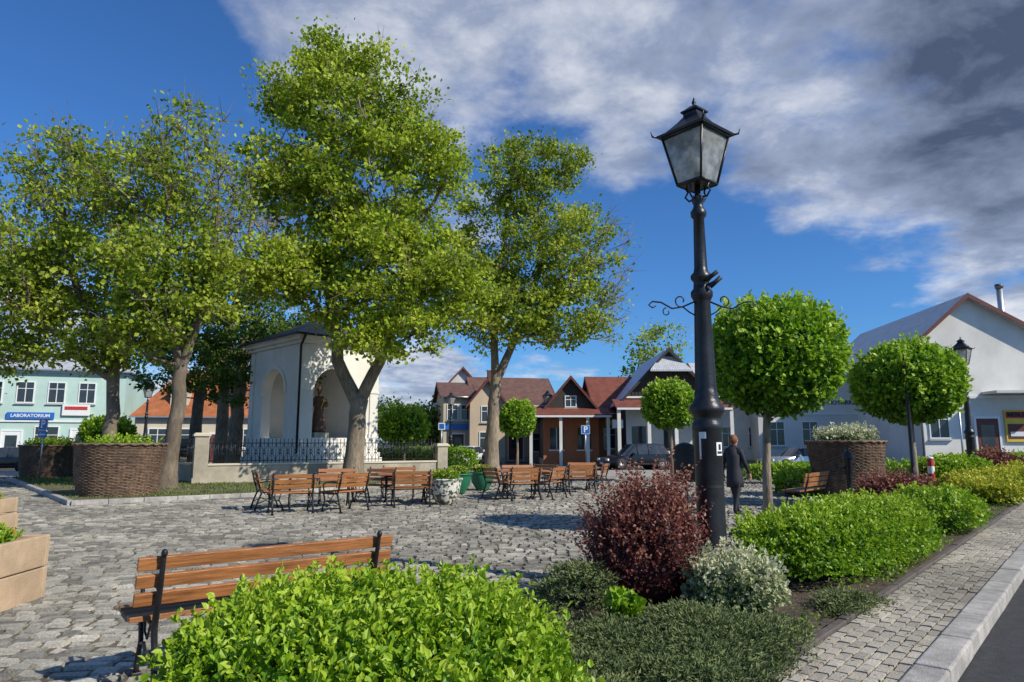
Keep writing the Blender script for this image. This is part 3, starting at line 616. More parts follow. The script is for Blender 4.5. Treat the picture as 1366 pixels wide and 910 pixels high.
m,nt,bs=newmat('speckled_mosaic'); L=nt.links.new; tc=N(nt,'ShaderNodeTexCoord'); vo=N(nt,'ShaderNodeTexVoronoi'); vo.inputs['Scale'].default_value=16; L(tc.outputs['Object'],vo.inputs['Vector'])
r_=N(nt,'ShaderNodeValToRGB'); r_.color_ramp.elements[0].position=.4; r_.color_ramp.elements[0].color=(.08,.09,.05,1); r_.color_ramp.elements[1].position=.5; r_.color_ramp.elements[1].color=(.7,.68,.6,1)
sp=N(nt,'ShaderNodeSeparateColor'); L(vo.outputs['Color'],sp.inputs[0]); L(sp.outputs[0],r_.inputs[0]); L(r_.outputs[0],bs.inputs['Base Color']); M['mosaic']=m
pot(-1.75,18.2,M['mosaic'],.66,.42); pot(-1.7,21.9,M['green'],.62,.42); pot(-1.0,23.4,M['green'],.6,.4)
# ---------------------------------------------------------------- street lamp
def lamp(x,y,detail=True,h=5.53,yaw=D2R(40),name='street_lamp'):
    p=Parts(); b=p['post']; I=M['iron']; k=h/5.53
    prof=[(.19,0),(.19,.12),(.165,.2),(.155,.35),(.150,.9),(.148,1.70),(.165,1.74),(.165,1.80),(.145,1.83),(.15,1.88),(.185,1.93),(.19,1.97),(.15,2.03),(.125,2.08),(.13,2.12),(.118,2.16),(.115,2.2),(.088,3.15),(.10,3.18),(.12,3.22),(.12,3.27),(.09,3.31),(.085,3.38),(.115,3.42),(.115,3.46),(.08,3.50),(.072,3.55),(.060,4.12),(.085,4.15),(.09,4.2),(.065,4.24),(.05,4.28),(.07,4.33),(.07,4.37),(.035,4.41),(.03,4.52)]
    b.lathe([(r,z*k) for r,z in prof],(0,0,0),I,28 if detail else 12,flute=(0,2.16*k,4.1*k))
    l=p['lantern_frame']; g=p['glass']; zb=4.53*k; zt=5.10*k; rb,rt=.225,.44
    Q=[(math.cos(a*math.pi/2+math.pi/4),math.sin(a*math.pi/2+math.pi/4)) for a in range(4)]
    if detail:
        for sx in(-1,1):
            l.tube([(0,0,4.38),(sx*.12,0,4.36),(sx*.17,0,4.42),(sx*.13,0,4.47),(sx*.16,0,4.53)],.012,I,6)
            l.tube([(0,0,4.38),(0,sx*.12,4.36),(0,sx*.17,4.42),(0,sx*.13,4.47),(0,sx*.16,4.53)],.012,I,6)
    for (r,z,t) in ((rb,zb,.022),(rt-.06,zt,.025)):
        for i in range(4):
            q0,q1=Q[i],Q[(i+1)%4]; l.tube([(q0[0]*r,q0[1]*r,z),(q1[0]*r,q1[1]*r,z)],t,I,4)
    for i in range(4):
        q0,q1=Q[i],Q[(i+1)%4]; R1=rt-.06
        l.tube([(q0[0]*rb,q0[1]*rb,zb),(q0[0]*R1,q0[1]*R1,zt)],.016,I,4)
        s0=.97; g.add([(q0[0]*rb*s0,q0[1]*rb*s0,zb+.01),(q1[0]*rb*s0,q1[1]*rb*s0,zb+.01),(q1[0]*R1*s0,q1[1]*R1*s0,zt),(q0[0]*R1*s0,q0[1]*R1*s0,zt)],[(0,1,2,3)],M['lglass'])
        l.tube([(q0[0]*rt,q0[1]*rt,zt+.02),(q0[0]*(rt+.05),q0[1]*(rt+.05),zt+.03),(q0[0]*(rt+.07),q0[1]*(rt+.07),zt+.09)],[.014,.012,.004],I,5)
    l.lathe([(rt,zt+.005),(rt+.015,zt+.03),(rt-.1,zt+.075),(.20,zt+.19),(.13,zt+.26),(.13,zt+.30),(.16,zt+.305),(.16,zt+.325),(.11,zt+.35),(.05,zt+.39)],(0,0,0),I,4,rot=math.pi/4,smooth=False)
    l.lathe([(.03,zt+.36),(.035,zt+.39),(.015,zt+.41),(.028,zt+.43),(.003,zt+.50)],(0,0,0),I,10)
    l.box((0,0,zb-.005),(.32,.32,.015),I); l.tube([(0,0,zb),(0,0,zb+.14)],.04,I,8)
    g.ball((0,0,zb+.24),(.06,.06,.10),M['white'],10,8)
    e=p.build(name,(x,y,0),yaw); return e
e=lamp(2.13,7.5)
mb=MB(); ca,sa=math.cos(-D2R(40)),math.sin(-D2R(40))
def lw(x,y,z): return (x*ca-y*sa,x*sa+y*ca,z)
def spiral(c,r,t0,t1,n=14,sx=1): return [lw(c[0]+sx*r*(1-i/n*.6)*math.cos(t0+(t1-t0)*i/n),0,c[1]+r*(1-i/n*.6)*math.sin(t0+(t1-t0)*i/n)) for i in range(n+1)]
for sx in(-1,1):
    mb.tube([lw(sx*.08,0,3.16),lw(sx*.22,0,3.10),lw(sx*.34,0,3.08),lw(sx*.46,0,3.15),lw(sx*.56,0,3.16),lw(sx*.60,0,3.12),lw(sx*.56,0,3.09),lw(sx*.52,0,3.11)],.010,M['iron'],6)
    mb.tube([lw(sx*.08,0,3.0),lw(sx*.15,0,3.04),lw(sx*.22,0,3.10)]+spiral((sx*.24,3.17),.07,-1.4,3.8,14,sx),.008,M['iron'],6)
    mb.tube(spiral((sx*.40,3.04),.05,1.5,-3.8,14,sx),.007,M['iron'],6)
mb.obj('scroll_arms',e)
mb=MB(); mb.tube([lw(.04,-.08,3.33),lw(.11,-.16,3.36)],.012,M['iron'],6); mb.tube([lw(.06,-.12,3.30),lw(.17,-.17,3.40)],.026,M['black'],10); mb.tube([lw(.02,-.10,3.38),lw(.13,-.18,3.46)],.024,M['black'],10); mb.obj('floodlights',e)
mb=MB()
def patch(r,a0,a1,z0,z1,m,k=8):
    vs=[];
    for i in range(k+1):
        a=a0+(a1-a0)*i/k-D2R(40); vs+=[(r*math.cos(a),r*math.sin(a),z0),(r*math.cos(a),r*math.sin(a),z1)]
    mb.add(vs,[(2*i,2*i+2,2*i+3,2*i+1) for i in range(k)],m,True)
patch(.1535,D2R(-142),D2R(-112),1.64,1.73-.02,M['white']); patch(.1535,D2R(-142),D2R(-134),1.42,1.64,M['white'])
patch(.1535,D2R(-72),D2R(-40),1.46,1.60,M['white']); patch(.156,D2R(-68),D2R(-44),1.48,1.505,M['black']); patch(.156,D2R(-62),D2R(-50),1.52,1.58,M['black'])
patch(.1535,D2R(-150),D2R(-30),1.12,1.15,M['black'])
mb.obj('stickers',e)
lamp(17.4,26.2,False,5.6); lamp(2.75,53,False,5.6); lamp(-4.9,55,False,5.6); lamp(-24.5,46,False,5.6)
mb=MB(); mb.lathe([(.07,0),(.07,.5),(.045,.55),(.04,3.5),(.055,3.52),(.05,3.6),(.01,3.66)],(0,0,0),M['iron'],10); mb.obj('metal_pole',loc=(9.25,16,0))
mb=MB(); mb.tube([(0,0,0),(0,0,3.2)],.035,M['metal'],8); mb.obj('metal_pole',loc=(16.3,25,0))
mb=MB(); mb.lathe([(.12,0),(.12,.1),(.07,.15),(.06,.8),(.09,.85),(.10,1.15),(.12,1.2),(.13,1.26),(.08,1.34),(.03,1.4),(.035,1.45),(.01,1.5)],(0,0,0),M['iron'],14); mb.tube([(.08,0,1.05),(.2,0,1.1),(.28,0,.95),(.28,0,.6)],.018,M['iron'],6); mb.tube([(-.08,0,1),(-.2,0,.98),(-.22,0,.9)],.025,M['iron'],6); mb.obj('water_pump',loc=(8.15,16.8,0))
p=Parts(); 
for i in range(5): p['band_%d'%i].lathe([(.095,i*.22),(.095,(i+1)*.22-.001)],(0,0,0),M['white'] if i%2 else M['red'],16,caps=False)
p['cap'].lathe([(.097,1.1),(.08,1.15),(.01,1.17)],(0,0,0),M['white'],16); p.build('striped_bollard',(12.8,21.2,0))
mb=MB(); mb.tube([(0,0,0),(0,0,1.3)],.03,M['iron'],8); mb.lathe([(.19,.85),(.22,.88),(.225,1.25),(.235,1.32),(.24,1.35),(.21,1.38),(.21,1.45),(.235,1.47),(.15,1.56),(.02,1.60)],(0,0,0),M['black'],18); mb.obj('litter_bin',loc=(3.35,13.4,0))
# ---------------------------------------------------------------- fence with low wall
def fence(name,A,B,hw,hf,pilA=None,pilB=None,z0=.05):
    A=Vector(A);B=Vector(B); d=B-A; L_=d.length; p=Parts(); w=p['low_wall']
    w.box((L_/2,0,z0+hw/2),(L_-.5,.32,hw),M['stone']); w.box((L_/2,0,z0+hw+.04),(L_-.5,.40,.07),M['plaster2'])
    f=p['iron_fence']; zb=z0+hw+.1
    n=int((L_-.6)/.15); 
    for i in range(n+1):
        xx=.3+(L_-.6)*i/n; big=i%12==0
        f.tube([(xx,0,zb-.03),(xx,0,zb+hf+(.12 if big else .04))],.024 if big else .013,M['iron'],5)
        if not big: f.lathe([(.001,zb+hf+.03),(.02,zb+hf+.06),(.001,zb+hf+.13)],(xx,0,0),M['iron'],4)
        if i<n and i%2==0:
            c=(xx+(L_-.6)/n/1.,zb+hf*.5); f.tube([(c[0]+.075*math.cos(a*math.pi/5),0,c[1]+.075*math.sin(a*math.pi/5)) for a in range(11)],.01,M['iron'],4)
            f.tube([(xx,0,zb+.1),(xx+2*(L_-.6)/n,0,zb+hf-.08)],.01,M['iron'],4); f.tube([(xx+2*(L_-.6)/n,0,zb+.1),(xx,0,zb+hf-.08)],.01,M['iron'],4)
    for zz in (zb+.07,zb+hf-.06): f.tube([(.25,0,zz),(L_-.25,0,zz)],.016,M['iron'],4)
    for (xx,h) in ((0,pilA),(L_,pilB)):
        if h:
            q=p['pillars']; q.box((xx,0,z0+.12),(.56,.56,.24),M['stone']); q.box((xx,0,z0+.24+(h-.36)/2),(.48,.48,h-.36),M['stone']); q.box((xx,0,z0+h-.08),(.60,.60,.08),M['plaster2']); q.box((xx,0,z0+h-.02),(.5,.5,.05),M['plaster2'])
    p.build(name,(A.x,A.y,0),math.atan2(d.y,d.x))
fence('chapel_fence',(-11.7,26),(-3.2,31),.68,.8,1.9,1.5)
fence('chapel_fence',(-15.2,30.6),(-11.95,26.35),.68,.8,1.7,None)
# ---------------------------------------------------------------- chapel
def chapel():
    p=Parts(); W,Dp=3.9,5.2; fl=1.8; ev=5.95; w=p['walls']; PL=M['plaster']
    w.box((W/2,Dp/2,.45),(W+.5,Dp+.5,.9),PL); w.box((W/2,Dp/2,1.02),(W+.34,Dp+.34,.24),PL); w.box((W/2,Dp/2,1.47),(W+.16,Dp+.16,.66),PL)
    def arch(x0,x1,L_,zt):
        r=(x1-x0)/2; c=(x0+x1)/2; zs=zt-r
        pts=[(0,fl),(x0,fl)]+[(c-r*math.cos(math.pi*i/16),zs+r*math.sin(math.pi*i/16)) for i in range(17)]+[(x1,fl),(L_,fl),(L_,ev),(0,ev)]
        return pts,c,r,zs
    pf,c1,r1,z1=arch(.62,2.72,W,4.95); w.prism(pf,'y',0,.45,PL)
    w.prism([(0,fl),(W,fl),(W,ev),(0,ev)],'y',Dp-.45,Dp,PL)
    ps,c2,r2,z2=arch(1.5,3.9,Dp,5.0)
    pl=[( min(max(a,.452),Dp-.452),b) for a,b in ps]; w.prism(pl,'x',0,.45,PL)
    w.prism([(.452,fl),(Dp-.452,fl),(Dp-.452,ev),(.452,ev)],'x',W-.45,W,PL)
    w.box((W/2,Dp/2,ev+.02),(W-.02,Dp-.02,.1),PL)
    t=p['mouldings']
    for (x,y) in ((0,0),(W,0),(0,Dp),(W,Dp)):
        t.box((x+(.16 if x==0 else -.16),y+(.16 if y==0 else -.16),(fl+ev)/2),(.44,.44,ev-fl-.01),PL)
        t.box((x+(.16 if x==0 else -.16),y+(.16 if y==0 else -.16),z1+.05),(.52,.52,.12),PL); t.box((x+(.16 if x==0 else -.16),y+(.16 if y==0 else -.16),fl+.1),(.52,.52,.2),PL)
    for i in range(12):
        a0=math.pi*i/12;a1=math.pi*(i+1)/12; ro,ri,dpt=1.16,1.0,.05
        q=[(c1-r1*ri*math.cos(a0),z1+r1*ri*math.sin(a0)),(c1-r1*ro*math.cos(a0),z1+r1*ro*math.sin(a0)),(c1-r1*ro*math.cos(a1),z1+r1*ro*math.sin(a1)),(c1-r1*ri*math.cos(a1),z1+r1*ri*math.sin(a1))]
        t.prism(q,'y',-dpt,-.002,PL)
        q=[(c2-r2*ri*math.cos(a0),z2+r2*ri*math.sin(a0)),(c2-r2*ro*math.cos(a0),z2+r2*ro*math.sin(a0)),(c2-r2*ro*math.cos(a1),z2+r2*ro*math.sin(a1)),(c2-r2*ri*math.cos(a1),z2+r2*ri*math.sin(a1))]
        t.prism(q,'x',-dpt,-.002,PL)
    for (z,o,h) in ((ev+.1,.14,.14),(ev+.24,.30,.13),(ev+.36,.44,.1)): t.box((W/2,Dp/2,z),(W+2*o,Dp+2*o,h),PL)
    r=p['roof']; o=.55; z=ev+.42; zr=z+1.2
    vs=[(-o,-o,z),(W+o,-o,z),(W+o,Dp+o,z),(-o,Dp+o,z),(W/2,W/2,zr),(W/2,Dp-W/2,zr)]
    r.add(vs,[(0,1,4),(1,2,5,4),(2,3,5),(3,0,4,5),(0,3,2,1)],M['dtin']); 
    vs=[(-o,-o,z-.004),(W+o,-o,z-.004),(W+o,Dp+o,z-.004),(-o,Dp+o,z-.004),(-o,-o,z-.1),(W+o,-o,z-.1),(W+o,Dp+o,z-.1),(-o,Dp+o,z-.1)]
    r.add(vs,[(0,1,5,4),(1,2,6,5),(2,3,7,6),(3,0,4,7)],M['black'])
    r.lathe([(.12,zr-.1),(.08,zr+.3),(.16,zr+.45),(.03,zr+.6)],(W/2,Dp/2,0),M['dtin'],10); r.box((W/2,Dp/2,zr+.95),(.05,.05,.7),M['iron']); r.box((W/2,Dp/2,zr+1.1),(.34,.04,.05),M['iron'])
    p['downpipe'].tube([(-.12,-.5,ev+.3),(-.12,-.12,ev-.1),(-.12,-.12,.2)],.055,M['black'],8)
    p.build('roadside_chapel',(-9.3,30,0),D2R(43.8))
    s=MB(); B=M['bronze']; 
    s.box((0,0,.12),(.7,.7,.24),M['stone'])
    s.lathe([(.33,.24),(.36,.35),(.30,.7),(.25,1.1),(.21,1.3),(.25,1.5),(.28,1.72),(.2,1.86),(.075,1.9),(.07,1.97)],(0,0,0),B,18,flute=(0,.25,1.2))
    s.ball((0,-.02,2.07),(.105,.12,.14),B); s.lathe([(.10,2.12),(.15,2.16),(.14,2.28),(.02,2.3)],(0,0,0),B,8)
    s.tube([(-.24,0,1.74),(-.36,-.05,1.5),(-.2,-.28,1.42),(.02,-.3,1.5)],[.1,.09,.065,.04],B,8); s.tube([(.24,0,1.74),(.36,-.05,1.5),(.2,-.28,1.42),(.0,-.32,1.55)],[.1,.09,.065,.04],B,8)
    s.tube([(-.08,-.34,1.3),(.1,-.34,1.85)],.02,M['yellow'],6); s.tube([(-.05,-.34,1.7),(.16,-.34,1.64)],.02,M['yellow'],6)
    a=D2R(43.8); lx,ly=1.15,.42
    s.obj('saint_statue',loc=(-9.3+lx*math.cos(a)-ly*math.sin(a),30+lx*math.sin(a)+ly*math.cos(a),1.8),yaw=a)
chapel()
# ---------------------------------------------------------------- buildings
def window(p,x,z,w,h,side='f',W=0,fr='white',sill=True,mull=1,Y=0.):
    fm=M[fr]
    def bx(part,cx,cz,sx,sz,d,o,m):
        if side=='f': p[part].box((cx,Y+o-d/2,cz),(sx,d,sz),m)
        elif side=='l': p[part].box((o-d/2,cx,cz),(d,sx,sz),m)
        else: p[part].box((W-o+d/2,cx,cz),(d,sx,sz),m)
    bx('glass',x,z,w,h,.02,.012,M['glass'])
    t=.07
    bx('windows',x-w/2-t/2+.02,z,t,h+.1,.07,.01,fm); bx('windows',x+w/2+t/2-.02,z,t,h+.1,.07,.01,fm)
    bx('windows',x,z+h/2+t/2-.02,w+.02,t,.066,.01,fm); bx('windows',x,z-h/2-t/2+.02,w+.02,t,.066,.01,fm)
    for i in range(mull): bx('windows',x-w/2+w*(i+1)/(mull+1),z,.05,h-.04,.05,.01,fm)
    bx('windows',x,z+h*.18,w-.04,.045,.045,.01,fm)
    if sill: bx('windows',x,z-h/2-.12,w+.25,.06,.16,.01,M['grayw'])
def house(name,P0,P1,dep,eave,ridge,axis,wall,roof,wins=(),doors=(),over=.35,hip=0,plinth='stone',trim='trimbr',apx=None,fr='white',chim=(),jerk=0):
    d=Vector((P1[0]-P0[0],P1[1]-P0[1])); W=d.length; p=Parts(); w=p['walls']; r=p['roof']; z0=-.13
    rm=M[roof]; t=.14
    if axis=='x':
        zc=dep/2
        if hip:
            w.box((W/2,dep/2,(eave+z0)/2),(W,dep,eave-z0),M[wall])
            o=over; ze=eave-.0+.004
            vs=[(-o,-o,ze),(W+o,-o,ze),(W+o,dep+o,ze),(-o,dep+o,ze),(hip,zc,ridge),(W-hip,zc,ridge)]
            r.add(vs,[(0,1,5,4),(1,2,5),(2,3,4,5),(3,0,4),(0,3,2,1)],rm); 
            r.box((W/2,-o-.05,ze-.03),(W+2*o,.09,.1),M['metal'])
        else:
            w.prism([(0,z0),(dep,z0),(dep,eave),(zc,ridge),(0,eave)],'x',0,W,M[wall])
            sl=(ridge-eave)/zc; o=over
            for sg in (0,1):
                q=[(-o,eave-o*sl+.01),(zc,ridge+.01),(zc,ridge+t+.03),(-o-.02,eave-o*sl+t)]
                if sg: q=[(dep-a,b_) for a,b_ in q]
                r.prism(q,'x',-.3,W+.3,rm)
            for xx in (-.33,W+.33):
                for sg in (0,1):
                    q=[(-o,eave-o*sl-.08),(zc,ridge-.08),(zc,ridge+t+.05),(-o-.02,eave-o*sl+t+.02)]
                    if sg: q=[(dep-a,b_) for a,b_ in q]
                    r.prism(q,'x',xx-.03,xx+.03,M['trimbr'])
            r.tube([(-.3,-o-.07,eave-o*sl+.05),(W+.3,-o-.07,eave-o*sl+.05)],.06,M['metal'],6)
    else:
        ax_=apx if apx is not None else W/2
        e0,e1=(eave if isinstance(eave,tuple) else (eave,eave))
        w.prism([(0,z0),(W,z0),(W,e1),(ax_,ridge),(0,e0)],'y',0 if not jerk else .02,dep,M[wall])
        o=over
        for sg in (0,1):
            e_=e1 if sg else e0; x0=W if sg else 0; xo=W+o if sg else -o; sl=(ridge-e_)/abs(ax_-x0)
            q=[(xo,e_-o*sl+.01),(ax_,ridge+.01),(ax_,ridge+t+.03),(xo,e_-o*sl+t)]
            r.prism(q,'y',-.4,dep+.3,rm)
            q=[(xo,e_-o*sl-.08),(ax_,ridge-.08),(ax_,ridge+t+.05),(xo,e_-o*sl+t+.02)]
            p['bargeboards'].prism(q,'y',-.46,-.40,M[trim])
        if jerk:
            sl=(ridge-e0)/ax_; hw=jerk/sl
            r.add([(ax_-hw-.1,-.95,ridge-jerk),(ax_+hw+.1,-.95,ridge-jerk),(ax_,.6,ridge+.22),(ax_-hw-.1,-.95,ridge-jerk-.12),(ax_+hw+.1,-.95,ridge-jerk-.12),(ax_,.6,ridge+.05)],[(0,1,2),(3,5,4),(0,3,4,1),(1,4,5,2),(2,5,3,0)],rm)
    w.box((W/2,dep/2,.1),(W+.08,dep+.08,.46),M[plinth])
    for q in wins: window(p,*q[:4],side=q[4] if len(q)>4 else 'f',W=W,fr=fr,mull=q[5] if len(q)>5 else 1)
    for (x,wd,h,m) in doors:
        p['door'].box((x,-.03,h/2),(wd,.06,h),M[m]); p['door'].box((x,-.045,h+.06),(wd+.2,.09,.12),M['white']); p['door'].box((x-wd*.0,-.065,h*.68),(wd*.62,.012,h*.4),M['glass'])
        for s_ in(-1,1): p['door'].box((x+s_*(wd/2+.05),-.045,h/2),(.1,.09,h),M['white'])
        p['steps'].box((x,-.4,-.02),(wd+.8,.7,.2),M['kerb'])
    for (x,y,zt) in chim:
        p['chimney'].box((x,y,zt-1.2),(.6,.6,2.4),M['trimbr']); p['chimney'].box((x,y,zt+.03),(.72,.72,.08),M['kerb'])
    yaw=math.atan2(d.y,d.x); e=p.build(name,(P0[0],P0[1],0),yaw); return e,W,p
def text(parent,body,loc,size,m,yaw=0,name='lettering',bold=.0):
    cu=bpy.data.curves.new(name,'FONT'); cu.body=body; cu.size=size; cu.align_x='CENTER'; cu.align_y='CENTER'; cu.extrude=.008; cu.offset=bold
    o=bpy.data.objects.new(name,cu); COL.objects.link(o); o.parent=parent; o.location=loc; o.rotation_euler=(math.pi/2,0,yaw); cu.materials.append(m); return o
def panel(parent,c,s,m,name='sign_board'):
    mb=MB(); mb.box(c,s,m); return mb.obj(name,parent)
e,W,p=house('mint_townhouse',(-41.5,49),(-30.0,53),9,7.0,9.2,'x','mint','tin',
  [(x,z,1.05,1.5) for x in (3.6,5.6,7.6,9.6) for z in (5.3,)]+[(2.2,2.,1.3,1.8),(7.2,1.8,1.5,1.9)],[(5.0,1.2,2.4,'white'),(9.6,1.6,2.5,'white')],hip=3)
panel(e,(6.1,-.12,3.55),(3.0,.1,.5),M['blue']); text(e,'LABORATORIUM',(6.1,-.19,3.55),.33,M['white'],bold=.006)
panel(e,(9.0,-.13,4.0),(1.8,.12,.8),M['white']); panel(e,(9.0,-.2,4.15),(1.5,.02,.25),M['red'],'stand_in_mark')
mb=MB(); mb.box((5.7,-.06,6.9),(11.6,.12,.22),M['white']); mb.box((5.7,-.05,3.15),(11.5,.1,.12),M['white']); mb.obj('cornices',e)
e,W,p=house('white_gabled_house',(-50,46),(-41.7,49),9,7.0,10.6,'y','grayw','tin',[(4,5,1.2,1.5),(6.3,5,1.2,1.5),(4,2,1.2,1.5)],[])
e,W,p=house('orange_roof_house',(-28.0,51),(-19.0,53.5),9,3.5,7.4,'x','plaster2','otile',[(1.6,1.9,1.2,1.4),(3.8,1.9,1.2,1.4),(7.6,1.9,1.2,1.4)],[(5.8,1.1,2.2,'trimbr')],hip=2.2,chim=[(4.5,5.5,8.3)])
mb=MB(); 
for x in(2.8,6.2):
    mb.box((x,1.6,5.0),(1.3,1.6,1.2),M['plaster2']); mb.box((x,.78,5.0),(.8,.03,.8),M['glass']); mb.prism([(x-.85,5.6),(x+.85,5.6),(x,6.2)],'y',.6,2.9,M['otile'])
mb.obj('dormers',e)
e,W,p=house('cream_house',(-19.5,56),(-12.5,58),9,6.0,9,'x','plaster2','btile',[(x,z,1.1,1.4) for x in(1.3,3.5,5.7) for z in(2,4.6)])
e,W,p=house('white_rowhouse',(-8.2,74),(-2.6,75),9,6.5,9.6,'y','grayw','otile',[(x,z,1.1,1.4) for x in(1.5,3.9) for z in(2,5)])
e,W,p=house('beige_shop_house',(-6.0,60),(-3.4,60.5),8,5.6,7.0,'x','beige','btile',[(.8,4.2,.9,1.3),(2.,4.2,.9,1.3)],[(1.3,1.,2.3,'trimbr')])
panel(e,(1.3,-.12,2.95),(2.3,.1,.5),M['blue'])
e,W,p=house('brown_roof_house',(-3.2,61),(4.0,62.5),8,5.0,7.6,'x','peach','btile',[(1.2,3.9,1.1,1.3),(3.4,3.9,1.1,1.3),(5.8,3.9,1.1,1.3),(1.4,1.6,1.4,1.6),(5.9,1.6,1.4,1.6)],[(3.6,1.3,2.3,'trimbr')],chim=[(2,4,8.4)])
mb=MB(); mb.box((3.4,-.6,2.75),(3.4,1.2,.14),M['trimbr']); 
for i in range(18): mb.box((1.8+i*.19,-1.15,3.2),(.04,.04,.8),M['trimbr'])
mb.box((3.4,-1.15,3.62),(3.4,.07,.07),M['trimbr']); mb.obj('balcony',e)
e,W,p=house('brown_roof_house',(-3.6,58.8),(-.6,59.2),3,5.0,6.9,'y','peach','rtile',[(1.5,4,1.,1.3),(1.5,1.7,1.3,1.5)],chim=[])
e,W,p=house('orange_porch_house',(2.4,52.5),(6.6,52.5),9,4.0,6.5,'y','board','rtile',[(2.1,4.7,.8,.8)],[],over=.5)
mb=MB(); mb.box((2.1,-.05,1.95),(4.22,.1,3.9),M['orange']); 
for x in (1.,3.1): mb.box((x,-.11,1.9),(1.0,.04,1.6),M['glass']); mb.box((x,-.10,1.0),(1.2,.06,.1),M['white']); mb.box((x,-.135,1.9),(.06,.02,1.6),M['white'])
mb.prism([(-1.9,3.5),(.02,4.1),(.02,4.22),(-1.95,3.62)],'x',-1.2,4.9,M['rtile']); mb.box((1.9,-1.95,3.50),(6.1,.1,.14),M['white'])
for x in(-1.,1.2,3.2,4.7): mb.box((x,-1.7,1.65),(.22,.22,3.6),M['plaster'])
mb.obj('porch',e)
e,W,p=house('orange_porch_house',(6.7,53.4),(10.0,53.6),8,4.0,6.9,'x','orange','rtile',[(.9,1.9,.9,1.5),(2.8,1.9,.9,1.5)],[(1.9,1.,2.4,'trimbr')])
panel(e,(1.8,-.12,3.1),(2.6,.1,.45),M['yellow'])
e,W,p=house('wooden_gable_house',(8.3,50),(14.7,50),10,4.9,8.3,'y','board','tin',[(2.5,5.6,.7,.9),(3.9,5.6,.7,.9)],[],over=.6,trim='board',jerk=1.5)
mb=MB(); mb.box((3.2,-.06,2.1),(6.42,.12,4.2),M['plaster']); mb.box((3.2,-.09,4.86),(6.4,.06,.14),M['white'])
for x in(.9,3.2,5.3): mb.box((x,-.13,1.9),(1.05,.04,1.7),M['glass']); mb.box((x,-.155,1.9),(.07,.02,1.7),M['trimbr'])
mb.prism([(-2.0,3.9),(.0,4.6),(.0,4.72),(-2.05,4.02)],'x',-1.0,7.3,M['rtile']); mb.box((3.1,-2.02,3.93),(8.1,.12,.14),M['white'])
for x in(-.8,1.3,3.2,5.0,7.1): mb.box((x,-1.8,1.85),(.24,.24,4.0),M['plaster'])
for i in range(25): mb.box((.25+i*.24,-.004,5.15),(.025,.02,.45),M['black'])
mb.box((-.75,-.9,2.9),(.7,.4,.6),M['white']); mb.obj('arcade_porch',e)
e,W,p=house('white_cottage',(14.9,50.6),(19,50.9),9,4.6,7.8,'x','plaster','tin',[(1,2.,.9,1.4),(3,2.,.9,1.4)])
e,W,p=house('notary_house',(17.2,48),(31.2,46),10,5.9,9.0,'x','plaster','tin',[(1.2,2.2,1.0,1.6),(3.4,2.2,1.0,1.6),(8.4,2.4,1.2,1.9),(10.6,2.4,1.2,1.9),(12.6,2.4,1.2,1.9)],[(6.2,1.2,2.5,'trimbr')],hip=5.2)
text(e,'NOTARIUSZ',(5.75,-.03,4.3),.40,M['black'],bold=.006)
mb=MB(); mb.box((7,-.04,3.55),(13.9,.08,.12),M['white']); mb.box((7,-.06,5.7),(14.05,.12,.25),M['white'])
for i in range(12): mb.tube([(4.6+i*.16,-1.2,-.1),(4.6+i*.16,-1.2,.95)],.015,M['iron'],4)
mb.tube([(4.6,-1.2,.95),(6.4,-1.2,.95)],.02,M['iron'],4); mb.obj('trim_and_railing',e)
e,W,p=house('furniture_shop_house',(22.9,38.4),(33.6,37.4),14,(7.2,5.0),9.75,'y','plaster','tin',[(.9,2.6,1.0,1.5)],[(3.4,1.15,2.9,'trimbr'),(8.2,1.3,2.6,'trimbr')],apx=2.85,over=.45)
panel(e,(4.9,-.08,2.5),(1.15,.08,1.75),M['yellow'],'poster'); panel(e,(4.9,-.13,3.1),(1.05,.02,.36),M['red'],'poster_band'); text(e,'MEBLE',(4.9,-.16,3.1),.33,M['black'],bold=.01)
panel(e,(4.9,-.13,2.2),(.95,.02,.8),M['trimbr'],'poster_picture'); panel(e,(4.9,-.15,2.05),(.75,.02,.25),M['white'],'poster_sofa')
mb=MB(); mb.box((5.2,-.05,4.1),(10.4,.1,.16),M['white']); mb.box((5.3,-.7,4.3),(4.,1.4,.14),M['grayw']); mb.box((6.6,-.05,5.3),(1.0,.1,.5),M['carsilver']); mb.tube([(6.6,3,7.0),(6.6,3,10.9)],.17,M['metal'],12); mb.tube([(6.6,3,10.9),(6.6,3,11.15)],.22,M['dtin'],12); mb.tube([(-.05,-.1,.1),(-.05,-.1,6.9)],.06,M['metal'],6)
mb.tube([(6.6,-.6,5.0),(6.6,-.1,5.0)],.04,M['iron'],6); mb.ball((6.6,-.62,5.0),(.36,.08,.36),M['black'],16,10); mb.obj('awning_and_chimney_pipe',e)
e,W,p=house('white_terrace_house',(33.8,38),(48,37),12,5.2,8.6,'x','plaster','tin',[(x,2.4,1.2,1.6) for x in(2,5,8,11)])
e,W,p=house('white_terrace_house',(-62,40),(-50.5,45.5),10,6.5,9.6,'x','plaster2','btile',[(x,z,1.2,1.6) for x in(2,5,8,11) for z in(2,5)])
